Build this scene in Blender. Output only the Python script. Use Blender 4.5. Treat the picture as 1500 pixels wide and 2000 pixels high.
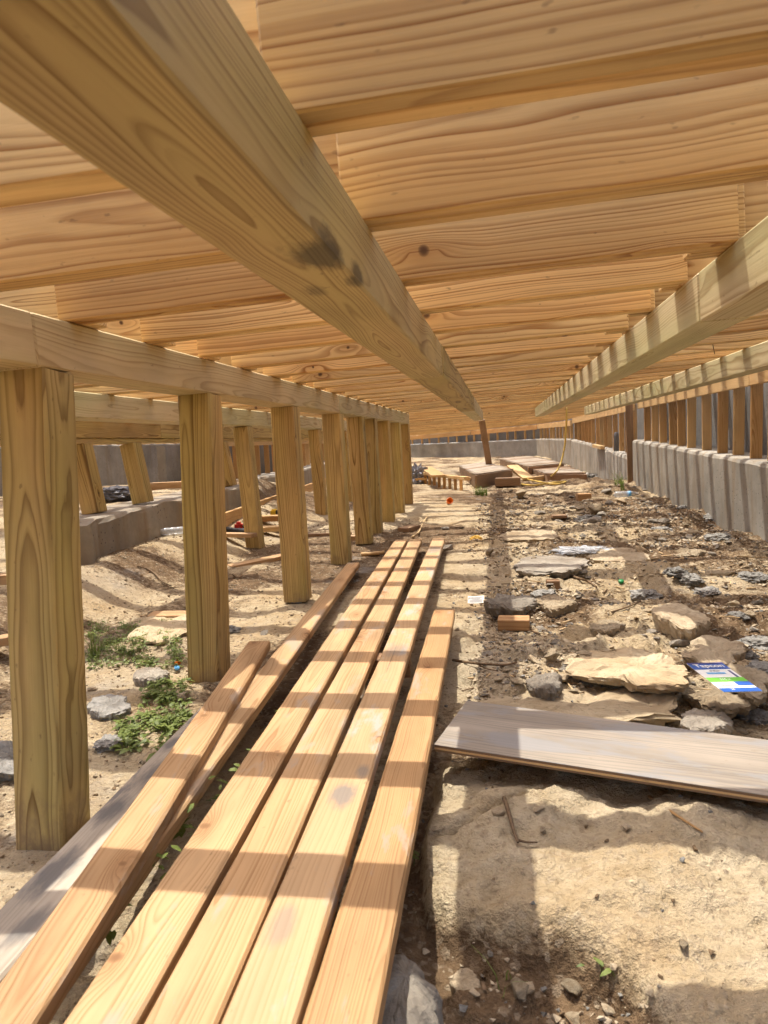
import bpy, bmesh, math, random
import numpy as np
from mathutils import Vector, Matrix, noise as mnoise

for o in list(bpy.data.objects):
    bpy.data.objects.remove(o)
SC = bpy.context.scene
COL = SC.collection
R = random.Random(7)

# ------------------------------------------------------------------ camera
# origin = the photographer's eye; +Y runs along the beams, +Z is up.
FPX, VPX, VPY, ROLL = 1390.0, 975.0, 855.0, 0.03
def _n(v):
    v = np.array(v, float); return v/np.linalg.norm(v)
_yc = _n([VPX-750, -(VPY-1000), -FPX])
_u = np.array([-ROLL, 1, 0.0])
_zc = _n(_u-_yc*np.dot(_u, _yc))
_xc = np.cross(_yc, _zc)
CM = np.array([_xc, _yc, _zc])
cam_d = bpy.data.cameras.new('camera')
cam = bpy.data.objects.new('camera', cam_d); COL.objects.link(cam)
m4 = Matrix([list(CM[0])+[0], list(CM[1])+[0], list(CM[2])+[0], [0, 0, 0, 1]])
cam.matrix_world = m4
cam_d.sensor_fit = 'VERTICAL'; cam_d.sensor_height = 36.0; cam_d.sensor_width = 27.0
cam_d.lens = FPX/2000.0*36.0
cam_d.clip_start = 0.02; cam_d.clip_end = 2000
cam_d.dof.use_dof = True; cam_d.dof.focus_distance = 3.6; cam_d.dof.aperture_fstop = 9.0
SC.camera = cam
def at(x, y, X=None, Y=None, Z=None):
    r = CM@np.array([x-750, -(y-1000), -FPX])
    t = X/r[0] if X is not None else (Y/r[1] if Y is not None else Z/r[2])
    return Vector(r*t)

# ------------------------------------------------------------------ light
SUN = Vector((0.215, -0.25, -1.0)).normalized()          # direction the light travels
w = bpy.data.worlds.new('World'); SC.world = w; w.use_nodes = True
nt = w.node_tree; nt.nodes.clear()
sky = nt.nodes.new('ShaderNodeTexSky'); sky.sky_type = 'NISHITA'; sky.sun_disc = False
sky.sun_elevation = math.asin(-SUN.z); sky.sun_rotation = math.atan2(-SUN.x, -SUN.y)
sky.air_density = 0.8; sky.dust_density = 5.0; sky.ozone_density = 0.4
bg = nt.nodes.new('ShaderNodeBackground'); bg.inputs[1].default_value = 0.15
wo = nt.nodes.new('ShaderNodeOutputWorld')
nt.links.new(sky.outputs[0], bg.inputs[0]); nt.links.new(bg.outputs[0], wo.inputs[0])
sl = bpy.data.lights.new('sun', 'SUN'); sl.energy = 2.8; sl.angle = math.radians(0.53); sl.color = (1.0, 0.94, 0.83)
so = bpy.data.objects.new('sun', sl); COL.objects.link(so)
so.rotation_euler = SUN.to_track_quat('-Z', 'Y').to_euler()
SC.view_settings.view_transform = 'Standard'; SC.view_settings.look = 'None'
SC.view_settings.gamma = 1.0; SC.view_settings.exposure = 1.2
SC.render.engine = 'CYCLES'
SC.cycles.max_bounces = 7; SC.cycles.diffuse_bounces = 6; SC.cycles.glossy_bounces = 3
SC.cycles.transmission_bounces = 6; SC.cycles.transparent_max_bounces = 8
SC.cycles.sample_clamp_indirect = 6.0
SC.cycles.use_denoising = True
SC.cycles.use_adaptive_sampling = True; SC.cycles.adaptive_threshold = 0.03

# ------------------------------------------------------------------ helpers
def tag(o, label=None, cat=None, group=None, kind=None):
    if label: o['label'] = label
    if cat: o['category'] = cat
    if group: o['group'] = group
    if kind: o['kind'] = kind
    return o
def empty(name, loc=(0, 0, 0)):
    o = bpy.data.objects.new(name, None); COL.objects.link(o); o.location = loc; o.empty_display_size = 0.1
    return o
def par(o, p):
    if p is not None:
        o.parent = p
        o.matrix_parent_inverse = Matrix.Translation(-Vector(p.location)) if p.type == 'EMPTY' else Matrix.Identity(4)
    return o
def mobj(name, me, mat=None, parent=None):
    o = bpy.data.objects.new(name, me); COL.objects.link(o)
    if mat is not None and len(me.materials) == 0: me.materials.append(mat)
    return par(o, parent)
def pyd(name, v, f, smooth=False):
    me = bpy.data.meshes.new(name); me.from_pydata([tuple(p) for p in v], [], f); me.update()
    if smooth: me.polygons.foreach_set('use_smooth', [True]*len(me.polygons))
    return me
def bm_mesh(bm, name, smooth=False):
    me = bpy.data.meshes.new(name); bm.to_mesh(me); bm.free()
    if smooth: me.polygons.foreach_set('use_smooth', [True]*len(me.polygons))
    return me
_cb = {}
def cbox(L, W, H, c=0.004, mk=''):
    """box centred on the origin with chamfered edges (44 triangles)"""
    k = (round(L, 3), round(W, 3), round(H, 3), round(c, 4), mk)
    if k in _cb: return _cb[k]
    bm = bmesh.new(); bmesh.ops.create_cube(bm, size=1)
    for v in bm.verts: v.co = Vector((v.co.x*L, v.co.y*W, v.co.z*H))
    if c > 0: bmesh.ops.bevel(bm, geom=bm.edges[:], offset=min(c, W*0.3, H*0.3), segments=1, affect='EDGES')
    _cb[k] = bm_mesh(bm, 'timber')
    return _cb[k]
def frame(p0, p1, up=(0, 0, 1), roll=0.0):
    p0, p1 = Vector(p0), Vector(p1)
    x = (p1-p0).normalized(); u = Vector(up)
    z = (u-x*u.dot(x)).normalized(); y = z.cross(x)
    m = Matrix([[x.x, y.x, z.x, 0], [x.y, y.y, z.y, 0], [x.z, y.z, z.z, 0], [0, 0, 0, 1]])
    return Matrix.Translation((p0+p1)/2)@m@Matrix.Rotation(roll, 4, 'X')
def timber(name, p0, p1, W, H, mat, parent=None, up=(0, 0, 1), roll=0.0, c=0.004):
    """length along p0-p1 (centre line), W sideways, H along up"""
    L = (Vector(p1)-Vector(p0)).length
    me = cbox(L, W, H, c, mat.name)
    if not len(me.materials): me.materials.append(mat)
    o = bpy.data.objects.new(name, me); COL.objects.link(o)
    o.matrix_world = frame(p0, p1, up, roll)
    if parent is not None:
        o.parent = parent; o.matrix_parent_inverse = Matrix.Translation(-Vector(parent.location))
    return o

def lumber(L, W, H, c, seed, bow=0.004, dent=0.0012, seg=40):
    vs = []; fs = []; hw, hh = W/2, H/2
    sec = [(-hw+c, -hh), (hw-c, -hh), (hw, -hh+c), (hw, hh-c), (hw-c, hh), (-hw+c, hh), (-hw, hh-c), (-hw, -hh+c)]
    for i in range(seg+1):
        t = i/seg; x = (t-0.5)*L
        by = bow*math.sin(math.pi*t)*(1 if seed % 2 else -1)+bow*0.6*mnoise.noise(Vector((t*3, seed, 0))); bz = bow*0.5*mnoise.noise(Vector((t*3, seed, 5)))
        for k, (y, z) in enumerate(sec):
            q = Vector((x*6, k*1.7, seed*3.3)); dy = dent*mnoise.noise(q)+dent*mnoise.noise(q*3.1); dz = dent*mnoise.noise(q+Vector((9, 0, 0)))
            xe = 0.004*mnoise.noise(Vector((k*2.2, seed, t*9))) if i in (0, seg) else 0
            vs.append((x+xe, y+by+dy, z+bz+dz))
    for i in range(seg):
        for k in range(8): fs.append((i*8+k, (i+1)*8+k, (i+1)*8+(k+1) % 8, i*8+(k+1) % 8))
    fs.append(tuple(range(8))); fs.append(tuple(range(seg*8+7, seg*8-1, -1)))
    return pyd('lumber', vs, fs)
# --- numpy value noise
def _h(i, j, s):
    n = (i*374761393+j*668265263+s*1274126177) & 0xffffffff
    n = ((n ^ (n >> 13))*1103515245) & 0xffffffff
    n = ((n ^ (n >> 16))*2654435761) & 0xffffffff
    return ((n >> 8) & 0xffff)/65535.0
def vn(x, y, s=0):
    x = np.asarray(x, float); y = np.asarray(y, float)
    xi = np.floor(x).astype(np.int64); yi = np.floor(y).astype(np.int64)
    fx = x-xi; fy = y-yi
    fx = fx*fx*fx*(fx*(fx*6-15)+10); fy = fy*fy*fy*(fy*(fy*6-15)+10)
    a = _h(xi, yi, s); b = _h(xi+1, yi, s); c = _h(xi, yi+1, s); d = _h(xi+1, yi+1, s)
    return (a*(1-fx)+b*fx)*(1-fy)+(c*(1-fx)+d*fx)*fy
def fbm(x, y, s=0, o=4, g=0.5):
    t = 0; a = 1; n = 0
    for k in range(o):
        ca, sa = math.cos(0.6*k), math.sin(0.6*k)
        t = t+a*vn((x*ca-y*sa)*2**k, (x*sa+y*ca)*2**k, s+k*17); n += a; a *= g
    return t/n*2-1
def sst(a, b, x):
    t = np.clip((x-a)/(b-a), 0, 1); return t*t*(3-2*t)

# ------------------------------------------------------------------ materials
class NB:
    def __init__(s, name):
        s.m = bpy.data.materials.new(name); s.m.use_nodes = True; s.t = s.m.node_tree; s.t.nodes.clear()
        s.out = s.n('ShaderNodeOutputMaterial'); s.b = s.n('ShaderNodeBsdfPrincipled')
        s.t.links.new(s.b.outputs[0], s.out.inputs[0])
    def n(s, k, **kw):
        x = s.t.nodes.new(k)
        for a, v in kw.items(): setattr(x, a, v)
        return x
    def put(s, sock, v):
        if isinstance(v, bpy.types.NodeSocket): s.t.links.new(v, sock)
        else:
            if hasattr(sock.default_value, '__len__') and not hasattr(v, '__len__'): v = (v,)*len(sock.default_value)
            if hasattr(v, '__len__') and len(v) == 3 and len(sock.default_value) == 4: v = tuple(v)+(1,)
            sock.default_value = v
    def math(s, op, a, b=0.0, c=None, clamp=False):
        x = s.n('ShaderNodeMath', operation=op, use_clamp=clamp)
        s.put(x.inputs[0], a); s.put(x.inputs[1], b)
        if c is not None: s.put(x.inputs[2], c)
        return x.outputs[0]
    def vec(s, op, a, b=(0, 0, 0), scale=None):
        x = s.n('ShaderNodeVectorMath', operation=op); s.put(x.inputs[0], a)
        if op != 'LENGTH' and op != 'SCALE': s.put(x.inputs[1], b)
        if scale is not None: s.put(x.inputs[3], scale)
        return x.outputs[1] if op in ('LENGTH', 'DISTANCE') else x.outputs[0]
    def noise(s, v, scale=1.0, detail=3.0, rough=0.5, dist=0.0):
        x = s.n('ShaderNodeTexNoise'); s.put(x.inputs['Vector'], v)
        x.inputs['Scale'].default_value = scale; x.inputs['Detail'].default_value = detail
        x.inputs['Roughness'].default_value = rough; x.inputs['Distortion'].default_value = dist
        return x.outputs[0], x.outputs[1]
    def ramp(s, f, stops, interp='LINEAR'):
        x = s.n('ShaderNodeValToRGB'); s.put(x.inputs[0], f); cr = x.color_ramp; cr.interpolation = interp
        while len(cr.elements) < len(stops): cr.elements.new(0.5)
        for e, (p, c) in zip(cr.elements, stops):
            e.position = p; e.color = (c, c, c, 1) if not hasattr(c, '__len__') else tuple(c)+(1,)
        return x.outputs[0]
    def mix(s, f, a, b, mode='MIX'):
        x = s.n('ShaderNodeMix', data_type='RGBA', blend_type=mode); s.put(x.inputs[0], f); s.put(x.inputs[6], a); s.put(x.inputs[7], b)
        return x.outputs[2]
    def mapr(s, v, a, b, c=0.0, d=1.0):
        x = s.n('ShaderNodeMapRange'); s.put(x.inputs[0], v)
        for i, q in enumerate((a, b, c, d)): x.inputs[i+1].default_value = q
        return x.outputs[0]
    def bump(s, hgt, strength=0.5, dist=0.01, nrm=None):
        x = s.n('ShaderNodeBump'); x.inputs['Strength'].default_value = strength; x.inputs['Distance'].default_value = dist
        s.put(x.inputs['Height'], hgt)
        if nrm is not None: s.t.links.new(nrm, x.inputs['Normal'])
        return x.outputs[0]
    def fin(s, col, rough=0.6, nrm=None, **kw):
        s.put(s.b.inputs['Base Color'], col); s.put(s.b.inputs['Roughness'], rough)
        if nrm is not None: s.t.links.new(nrm, s.b.inputs['Normal'])
        s.b.inputs['Specular IOR Level'].default_value = kw.pop('spec', 0.3)
        for k, v in kw.items(): s.put(s.b.inputs[k], v)
        return s.m
    def obj(s): return s.n('ShaderNodeTexCoord').outputs['Object']
    def sep(s, v):
        x = s.n('ShaderNodeSeparateXYZ'); s.put(x.inputs[0], v); return x.outputs
    def comb(s, a, b, c):
        x = s.n('ShaderNodeCombineXYZ'); s.put(x.inputs[0], a); s.put(x.inputs[1], b); s.put(x.inputs[2], c); return x.outputs[0]

def wood(name, early, late, rings=120, contrast=1.0, knot=0.45, knotcol=(0.10, 0.045, 0.015), pithy=0.06, stain=0.0,
         staincol=(0.30, 0.29, 0.29), vary=0.18, blotch=0.25, rough=0.62, wav=0.012, spots=(), spotcol=(0.03, 0.028, 0.024), hue2=None, kax=(2.1, 5.5, 5.5), mud=None):
    b = NB(name); oi = b.n('ShaderNodeObjectInfo'); rnd = oi.outputs['Random']
    wn = b.n('ShaderNodeTexWhiteNoise', noise_dimensions='1D'); b.put(wn.inputs['W'], rnd)
    rc = b.sep(wn.outputs['Color'])
    P = b.obj(); x, y, z = b.sep(P)
    xo = b.math('ADD', x, b.math('MULTIPLY', rnd, 61.0))
    Q = b.comb(xo, y, z)
    # wandering pith
    n1, n1c = b.noise(b.vec('MULTIPLY', Q, (0.9, 3.5, 3.5)), 1.0, 2.0, 0.5)
    nx, ny, nz = b.sep(n1c)
    n2, n2c = b.noise(b.vec('MULTIPLY', Q, (1.6, 13, 13)), 1.0, 3.0, 0.5)
    mx, my, mz = b.sep(n2c)
    py = b.math('MULTIPLY', b.math('SUBTRACT', rc[0], 0.5), 0.16)
    pz = b.math('SUBTRACT', b.math('MULTIPLY', b.math('SUBTRACT', rc[1], 0.5), 2*pithy), 0.0)
    yy = b.math('ADD', b.math('SUBTRACT', y, py), b.math('ADD', b.math('MULTIPLY', b.math('SUBTRACT', ny, 0.5), 0.085), b.math('MULTIPLY', b.math('SUBTRACT', my, 0.5), wav)))
    zz = b.math('ADD', b.math('SUBTRACT', z, pz), b.math('ADD', b.math('MULTIPLY', b.math('SUBTRACT', nz, 0.5), 0.085), b.math('MULTIPLY', b.math('SUBTRACT', mz, 0.5), wav)))
    r = b.math('SQRT', b.math('ADD', b.math('MULTIPLY', yy, yy), b.math('MULTIPLY', zz, zz)))
    # knots
    kw = b.vec('ADD', Q, b.vec('SCALE', n2c, scale=0.02)); two = min(kax[1:]) < 2
    if two:
        kx_, ky_, kz_ = b.sep(kw); kb = ky_ if kax[2] < 2 else kz_; kbs = kax[1] if kax[2] < 2 else kax[2]
        seedv = b.math('MULTIPLY', rnd, 13.0)
        kp = b.comb(b.math('MULTIPLY', kx_, kax[0]), b.math('ADD', b.math('MULTIPLY', kb, kbs), seedv), 0.0); inv = (1/kax[0], 1/kbs, 0.0)
    else:
        kp = b.vec('MULTIPLY', kw, kax); inv = tuple(1/q for q in kax)
    vo = b.n('ShaderNodeTexVoronoi', feature='F1', voronoi_dimensions='2D' if two else '3D'); b.put(vo.inputs['Vector'], kp); vo.inputs['Scale'].default_value = 1.0; vo.inputs['Randomness'].default_value = 0.9
    vr = b.sep(vo.outputs['Color'])
    on = b.math('GREATER_THAN', vr[0], 1.0-knot)
    d = vo.outputs['Distance']
    dm = b.vec('LENGTH', b.vec('MULTIPLY', b.vec('SUBTRACT', kp, vo.outputs['Position']), inv))
    rk_ = b.mapr(vr[1], 0, 1, 0.005, 0.015)
    core = b.math('MULTIPLY', on, b.math('SUBTRACT', 1.0, b.math('SMOOTH_MIN', 1.0, b.math('MULTIPLY', b.math('POWER', b.math('DIVIDE', dm, rk_), 3.0), 0.6), 0.1), clamp=True))
    halo = b.math('MULTIPLY', on, b.mapr(d, 0.06, 0.30, 1.0, 0.0))
    halo2 = b.math('MULTIPLY', halo, halo)
    rr = b.math('ADD', b.math('MULTIPLY', r, b.mapr(b.math('FRACT', b.math('MULTIPLY', rnd, 17.3)), 0, 1, rings*0.6, rings*1.4)), b.math('MULTIPLY', halo2, 3.2))
    rr = b.math('ADD', rr, b.math('MULTIPLY', n2, 0.6))
    iw, _ = b.noise(b.comb(b.math('MULTIPLY', rr, 0.33), b.math('MULTIPLY', rnd, 31.0), 0.0), 1.0, 2.0, 0.5)
    rr = b.math('ADD', rr, b.math('MULTIPLY', iw, 3.4))
    f = b.math('FRACT', rr)
    prof = b.ramp(f, [(0.0, 0.35), (0.12, 0.0), (0.45, 0.10), (0.78, 0.75), (0.93, 1.0), (1.0, 0.35)])
    # ring-to-ring variation
    rw = b.n('ShaderNodeTexWhiteNoise', noise_dimensions='1D'); b.put(rw.inputs['W'], b.math('FLOOR', rr))
    prof = b.math('MULTIPLY', prof, b.mapr(rw.outputs['Value'], 0, 1, 0.15*contrast, 1.0*contrast))
    # fine fibres
    fb, _ = b.noise(b.vec('MULTIPLY', Q, (5, 260, 260)), 1.0, 3.0, 0.6)
    prof = b.math('ADD', prof, b.math('MULTIPLY', b.math('SUBTRACT', fb, 0.5), 0.34), clamp=True)
    col = b.mix(prof, early, late)
    if hue2 is not None:
        hn, _ = b.noise(b.vec('MULTIPLY', Q, (0.7, 5, 5)), 1.0, 2.0)
        col = b.mix(b.mapr(hn, 0.42, 0.68, 0.0, 0.75), col, b.mix(1.0, col, hue2, 'MULTIPLY'))
    bl, _ = b.noise(b.vec('MULTIPLY', Q, (1.7, 7, 7)), 1.0, 4.0, 0.6)
    col = b.mix(1.0, col, b.ramp(bl, [(0.25, 1.0-blotch), (0.6, 1.0), (0.8, 1.06)]), 'MULTIPLY')
    val = b.mapr(rc[2], 0, 1, 1.0-vary, 1.0+vary*0.6)
    col = b.vec('SCALE', col, scale=val)
    tint = b.math('FRACT', b.math('MULTIPLY', rnd, 7.7))
    col = b.mix(b.mapr(tint, 0.3, 1, 0.0, 0.8), col, b.mix(1.0, col, (1.0, 0.90, 0.80), 'MULTIPLY'))
    col = b.mix(b.math('MULTIPLY', halo2, 0.45), col, b.mix(1.0, col, (0.60, 0.42, 0.26), 'MULTIPLY'))
    col = b.mix(core, col, knotcol)
    # drying checks and pencil-thin scratches
    ck, _ = b.noise(b.vec('MULTIPLY', Q, (0.9, 60, 60)), 1.0, 2.0, 0.5)
    col = b.mix(b.mapr(ck, 0.74, 0.78, 0.0, 0.55), col, (0.09, 0.055, 0.028))
    # dirt specks
    sp, _ = b.noise(b.vec('MULTIPLY', Q, (30, 60, 60)), 1.0, 2.0, 0.5)
    col = b.mix(b.mapr(sp, 0.70, 0.78, 0.0, 0.5), col, (0.16, 0.10, 0.05))
    if stain > 0:
        s1, _ = b.noise(b.vec('MULTIPLY', Q, (3.2, 11, 11)), 1.0, 5.0, 0.65, 0.3)
        col = b.mix(b.mapr(s1, 0.615-stain, 0.675-stain*0.7, 0.0, 0.8), col, staincol)
    if mud is not None:
        mn, _ = b.noise(b.vec('MULTIPLY', Q, (9, 14, 14)), 1.0, 5.0, 0.7)
        col = b.mix(b.mapr(b.math('ADD', x, b.math('MULTIPLY', b.math('SUBTRACT', mn, 0.5), 0.55)), mud-0.06, mud+0.10, 0.75, 0.0), col, (0.20, 0.135, 0.08))
    for (sx, sy, sz, rad, amt) in spots:
        dd = b.vec('DISTANCE', b.vec('MULTIPLY', P, (0.45, 1, 1)), (sx*0.45, sy, sz))
        sn, _ = b.noise(b.vec('MULTIPLY', Q, (9, 25, 25)), 1.0, 4.0, 0.7)
        q = b.math('ADD', dd, b.math('MULTIPLY', b.math('SUBTRACT', sn, 0.5), rad*1.5))
        col = b.mix(b.mapr(q, rad*0.45, rad, amt, 0.0), col, spotcol)
    bn, _ = b.noise(b.vec('MULTIPLY', P, (4, 180, 180)), 1.0, 1.0, 0.5)
    return b.fin(col, rough, b.bump(bn, 0.25, 0.002))

M = {}
TE, TL = (0.53, 0.38, 0.16), (0.175, 0.094, 0.029)
M['treated'] = wood('treated_pine', TE, TL, rings=105, knot=0.35, knotcol=(0.045, 0.028, 0.014), blotch=0.28, hue2=(0.86, 0.95, 0.76))
M['treated_pale'] = wood('treated_pine_pale', (0.56, 0.465, 0.275), (0.33, 0.235, 0.11), rings=110, knot=0.3, knotcol=(0.05, 0.032, 0.018), blotch=0.2, hue2=(0.88, 1.0, 0.86))
M['treated_smudge'] = wood('treated_pine_smudged', (0.52, 0.41, 0.205), (0.24, 0.15, 0.055), rings=130, knot=0.25, knotcol=(0.05, 0.032, 0.018), blotch=0.22,
                           hue2=(0.86, 0.98, 0.8), spots=((-0.02, -0.045, -0.07, 0.045, 0.75), (0.17, -0.075, -0.06, 0.028, 0.7), (0.20, 0.01, -0.072, 0.025, 0.45)))
M['post'] = wood('treated_post', TE, TL, rings=115, knot=0.5, knotcol=(0.045, 0.028, 0.014), blotch=0.3, hue2=(0.80, 0.95, 0.72), mud=-0.60)
M['pine'] = wood('fresh_pine', (0.80, 0.575, 0.265), (0.36, 0.165, 0.04), rings=84, kax=(1.6, 1.2, 5.5), knot=0.35, blotch=0.22, hue2=(0.84, 0.75, 0.64), vary=0.24, wav=0.011)
M['stud'] = wood('stud_spruce', (0.58, 0.36, 0.155), (0.36, 0.18, 0.06), rings=140, knot=0.3, blotch=0.3, vary=0.3)
M['plate'] = wood('plate_spruce', (0.60, 0.41, 0.20), (0.44, 0.26, 0.10), rings=140, knot=0.25, blotch=0.2, vary=0.15)
M['plank'] = wood('site_plank', (0.50, 0.325, 0.17), (0.32, 0.18, 0.075), rings=130, kax=(2.3, 6.5, 1.2), contrast=1.0, knot=0.55, knotcol=(0.20, 0.10, 0.04), blotch=0.42, stain=0.05,
                  staincol=(0.35, 0.27, 0.20), vary=0.08, hue2=(1.0, 0.9, 0.8))
M['plank_red'] = wood('site_plank_red', (0.45, 0.27, 0.125), (0.29, 0.15, 0.058), rings=190, kax=(2.3, 6.5, 1.2), contrast=1.0, knot=0.4, blotch=0.38, stain=0.02, staincol=(0.33, 0.25, 0.19), vary=0.05)
M['plank_stained'] = wood('site_plank_cement', (0.47, 0.325, 0.185), (0.34, 0.21, 0.10), rings=150, kax=(2.3, 6.5, 1.2), contrast=0.8, knot=0.45, knotcol=(0.2, 0.1, 0.04), blotch=0.2, stain=0.07,
                          staincol=(0.35, 0.32, 0.29), vary=0.05, spotcol=(0.15, 0.145, 0.14), spots=((-1.62, 0.0, 0.019, 0.034, 0.75), (-1.50, -0.025, 0.019, 0.02, 0.6), (-2.05, 0.02, 0.019, 0.03, 0.5), (-0.5, 0.0, 0.019, 0.05, 0.5), (2.1, 0.0, 0.019, 0.09, 0.6)))
M['weathered'] = wood('weathered_plank', (0.39, 0.34, 0.275), (0.27, 0.22, 0.165), rings=120, contrast=0.7, knot=0.2, blotch=0.4, stain=0.04, staincol=(0.16, 0.15, 0.145), vary=0.05, spotcol=(0.09, 0.09, 0.095), spots=((-0.62, 0.02, 0.018, 0.04, 0.8), (-0.40, -0.03, 0.018, 0.035, 0.7), (-0.22, 0.025, 0.018, 0.05, 0.8), (0.05, 0.03, 0.018, 0.04, 0.8), (0.25, 0.0, 0.018, 0.05, 0.7), (0.45, 0.04, 0.018, 0.03, 0.8)))
M['plyface'] = wood('plywood_face', (0.31, 0.265, 0.215), (0.17, 0.15, 0.13), rings=70, contrast=0.9, knot=0.1, blotch=0.4, stain=0.10, staincol=(0.23, 0.225, 0.225), vary=0.02, wav=0.05)
M['weathered_far'] = wood('weathered_pallet', (0.47, 0.41, 0.33), (0.33, 0.27, 0.20), rings=100, knot=0.2, blotch=0.35, vary=0.2)
M['brown'] = wood('brown_scrap', (0.30, 0.19, 0.11), (0.19, 0.11, 0.06), rings=140, knot=0.2, blotch=0.4, vary=0.2)

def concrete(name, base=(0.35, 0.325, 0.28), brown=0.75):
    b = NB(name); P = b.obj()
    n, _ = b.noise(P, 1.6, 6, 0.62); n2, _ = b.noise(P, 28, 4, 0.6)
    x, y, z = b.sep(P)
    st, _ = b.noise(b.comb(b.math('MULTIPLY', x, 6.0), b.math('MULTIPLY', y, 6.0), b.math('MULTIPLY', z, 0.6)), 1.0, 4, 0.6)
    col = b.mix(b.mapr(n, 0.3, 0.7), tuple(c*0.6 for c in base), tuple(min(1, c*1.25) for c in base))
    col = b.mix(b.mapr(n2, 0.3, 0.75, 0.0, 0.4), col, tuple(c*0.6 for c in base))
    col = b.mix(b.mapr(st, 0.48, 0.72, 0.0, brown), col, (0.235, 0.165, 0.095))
    vo = b.n('ShaderNodeTexVoronoi'); b.put(vo.inputs['Vector'], P); vo.inputs['Scale'].default_value = 26
    pore = b.math('MULTIPLY', b.math('GREATER_THAN', b.sep(vo.outputs['Color'])[0], 0.72), b.mapr(vo.outputs['Distance'], 0.12, 0.2, 1, 0))
    col = b.mix(b.math('MULTIPLY', pore, 0.8), col, (0.06, 0.055, 0.05))
    h = b.math('SUBTRACT', b.math('ADD', b.math('MULTIPLY', n2, 0.35), b.math('MULTIPLY', n, 0.6)), pore)
    return b.fin(col, 0.9, b.bump(h, 0.5, 0.008), spec=0.15)
M['concrete'] = concrete('wall_concrete')
M['concrete_dirty'] = concrete('dirty_concrete', (0.30, 0.265, 0.215), 0.75)
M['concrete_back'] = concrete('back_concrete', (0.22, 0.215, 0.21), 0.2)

def ground_mat():
    b = NB('limestone_ground'); P = b.obj()
    at_ = b.n('ShaderNodeAttribute'); at_.attribute_name = 'rock'; rock = at_.outputs['Fac']
    n, _ = b.noise(P, 2.2, 6, 0.65); n2, _ = b.noise(P, 16, 6, 0.7); n3, _ = b.noise(P, 75, 4, 0.7); n4, _ = b.noise(P, 0.7, 4, 0.6)
    pale = b.mix(b.mapr(n2, 0.3, 0.7), (0.37, 0.285, 0.17), (0.53, 0.44, 0.30))
    pale = b.mix(b.mapr(n, 0.42, 0.66, 0, 0.75), pale, (0.36, 0.25, 0.13))
    pale = b.mix(b.mapr(b.math('SUBTRACT', rock, 0.0), 0.85, 1.0, 0, 0.8), pale, b.mix(b.mapr(n2, 0.3, 0.7), (0.37, 0.295, 0.185), (0.53, 0.445, 0.315)))
    pale = b.mix(b.mapr(n4, 0.5, 0.7, 0, 0.5), pale, (0.35, 0.31, 0.25))
    soil = b.mix(b.mapr(n2, 0.3, 0.7), (0.095, 0.061, 0.035), (0.22, 0.146, 0.084))
    k = b.math('ADD', rock, b.math('ADD', b.math('MULTIPLY', b.math('SUBTRACT', n2, 0.5), 0.9), b.math('MULTIPLY', b.math('SUBTRACT', n3, 0.5), 0.7)))
    col = b.mix(b.mapr(k, 0.30, 0.58), soil, pale)
    vo = b.n('ShaderNodeTexVoronoi', feature='F1'); b.put(vo.inputs['Vector'], b.vec('ADD', P, b.vec('SCALE', b.noise(P, 9, 2)[1], scale=0.06))); vo.inputs['Scale'].default_value = 85
    vc = b.sep(vo.outputs['Color'])
    col = b.mix(b.math('MULTIPLY', b.math('GREATER_THAN', vc[1], 0.8), 0.4), col, b.mix(vc[0], (0.17, 0.115, 0.07), (0.48, 0.40, 0.29)))
    col = b.mix(b.mapr(n3, 0.30, 0.42, 0.55, 0.0), col, (0.13, 0.085, 0.05))
    g1, _ = b.noise(P, 1.3, 5, 0.7)
    col = b.mix(b.mapr(g1, 0.60, 0.70, 0, 0.55), col, (0.27, 0.255, 0.235))
    h = b.math('ADD', b.math('MULTIPLY', n2, 1.0), b.math('ADD', b.math('MULTIPLY', n3, 0.45), b.math('MULTIPLY', vc[2], 0.22)))
    return b.fin(col, 0.95, b.bump(h, 1.0, 0.03), spec=0.1)
M['ground'] = ground_mat()
def stone_mat(name, c1, c2, dark, sc=14):
    b = NB(name); P = b.obj(); oi = b.n('ShaderNodeObjectInfo')
    Pq = b.vec('ADD', P, b.comb(b.math('MULTIPLY', oi.outputs['Random'], 40.0), 0, 0))
    n, _ = b.noise(Pq, sc, 6, 0.7); n2, _ = b.noise(Pq, sc*5, 4, 0.7); n0, _ = b.noise(Pq, sc*0.28, 3, 0.6)
    col = b.mix(b.mapr(n, 0.3, 0.7), c1, c2)
    col = b.mix(b.mapr(n0, 0.42, 0.66, 0, 0.7), col, dark)
    col = b.mix(b.mapr(n2, 0.28, 0.42, 0.6, 0), col, tuple(c*0.35 for c in c1))
    wn = b.n('ShaderNodeTexWhiteNoise', noise_dimensions='1D'); b.put(wn.inputs['W'], oi.outputs['Random'])
    col = b.vec('SCALE', col, scale=b.mapr(wn.outputs['Value'], 0, 1, 0.62, 1.08))
    return b.fin(col, 0.92, b.bump(b.math('ADD', n, b.math('MULTIPLY', n2, 0.4)), 0.6, 0.012), spec=0.12)
M['stone'] = stone_mat('limestone_stone', (0.33, 0.26, 0.17), (0.46, 0.385, 0.275), (0.24, 0.17, 0.10))
M['stone_grey'] = stone_mat('grey_stone', (0.25, 0.22, 0.18), (0.36, 0.325, 0.27), (0.16, 0.13, 0.10))
M['boulder'] = stone_mat('boulder_limestone', (0.34, 0.265, 0.165), (0.47, 0.39, 0.27), (0.30, 0.21, 0.115), 9)
M['mortar'] = stone_mat('crumbly_mortar', (0.235, 0.225, 0.205), (0.37, 0.355, 0.325), (0.13, 0.12, 0.105), 22)
M['gravel'] = stone_mat('gravel_chips', (0.34, 0.27, 0.18), (0.54, 0.46, 0.34), (0.20, 0.14, 0.085), 30)
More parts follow.
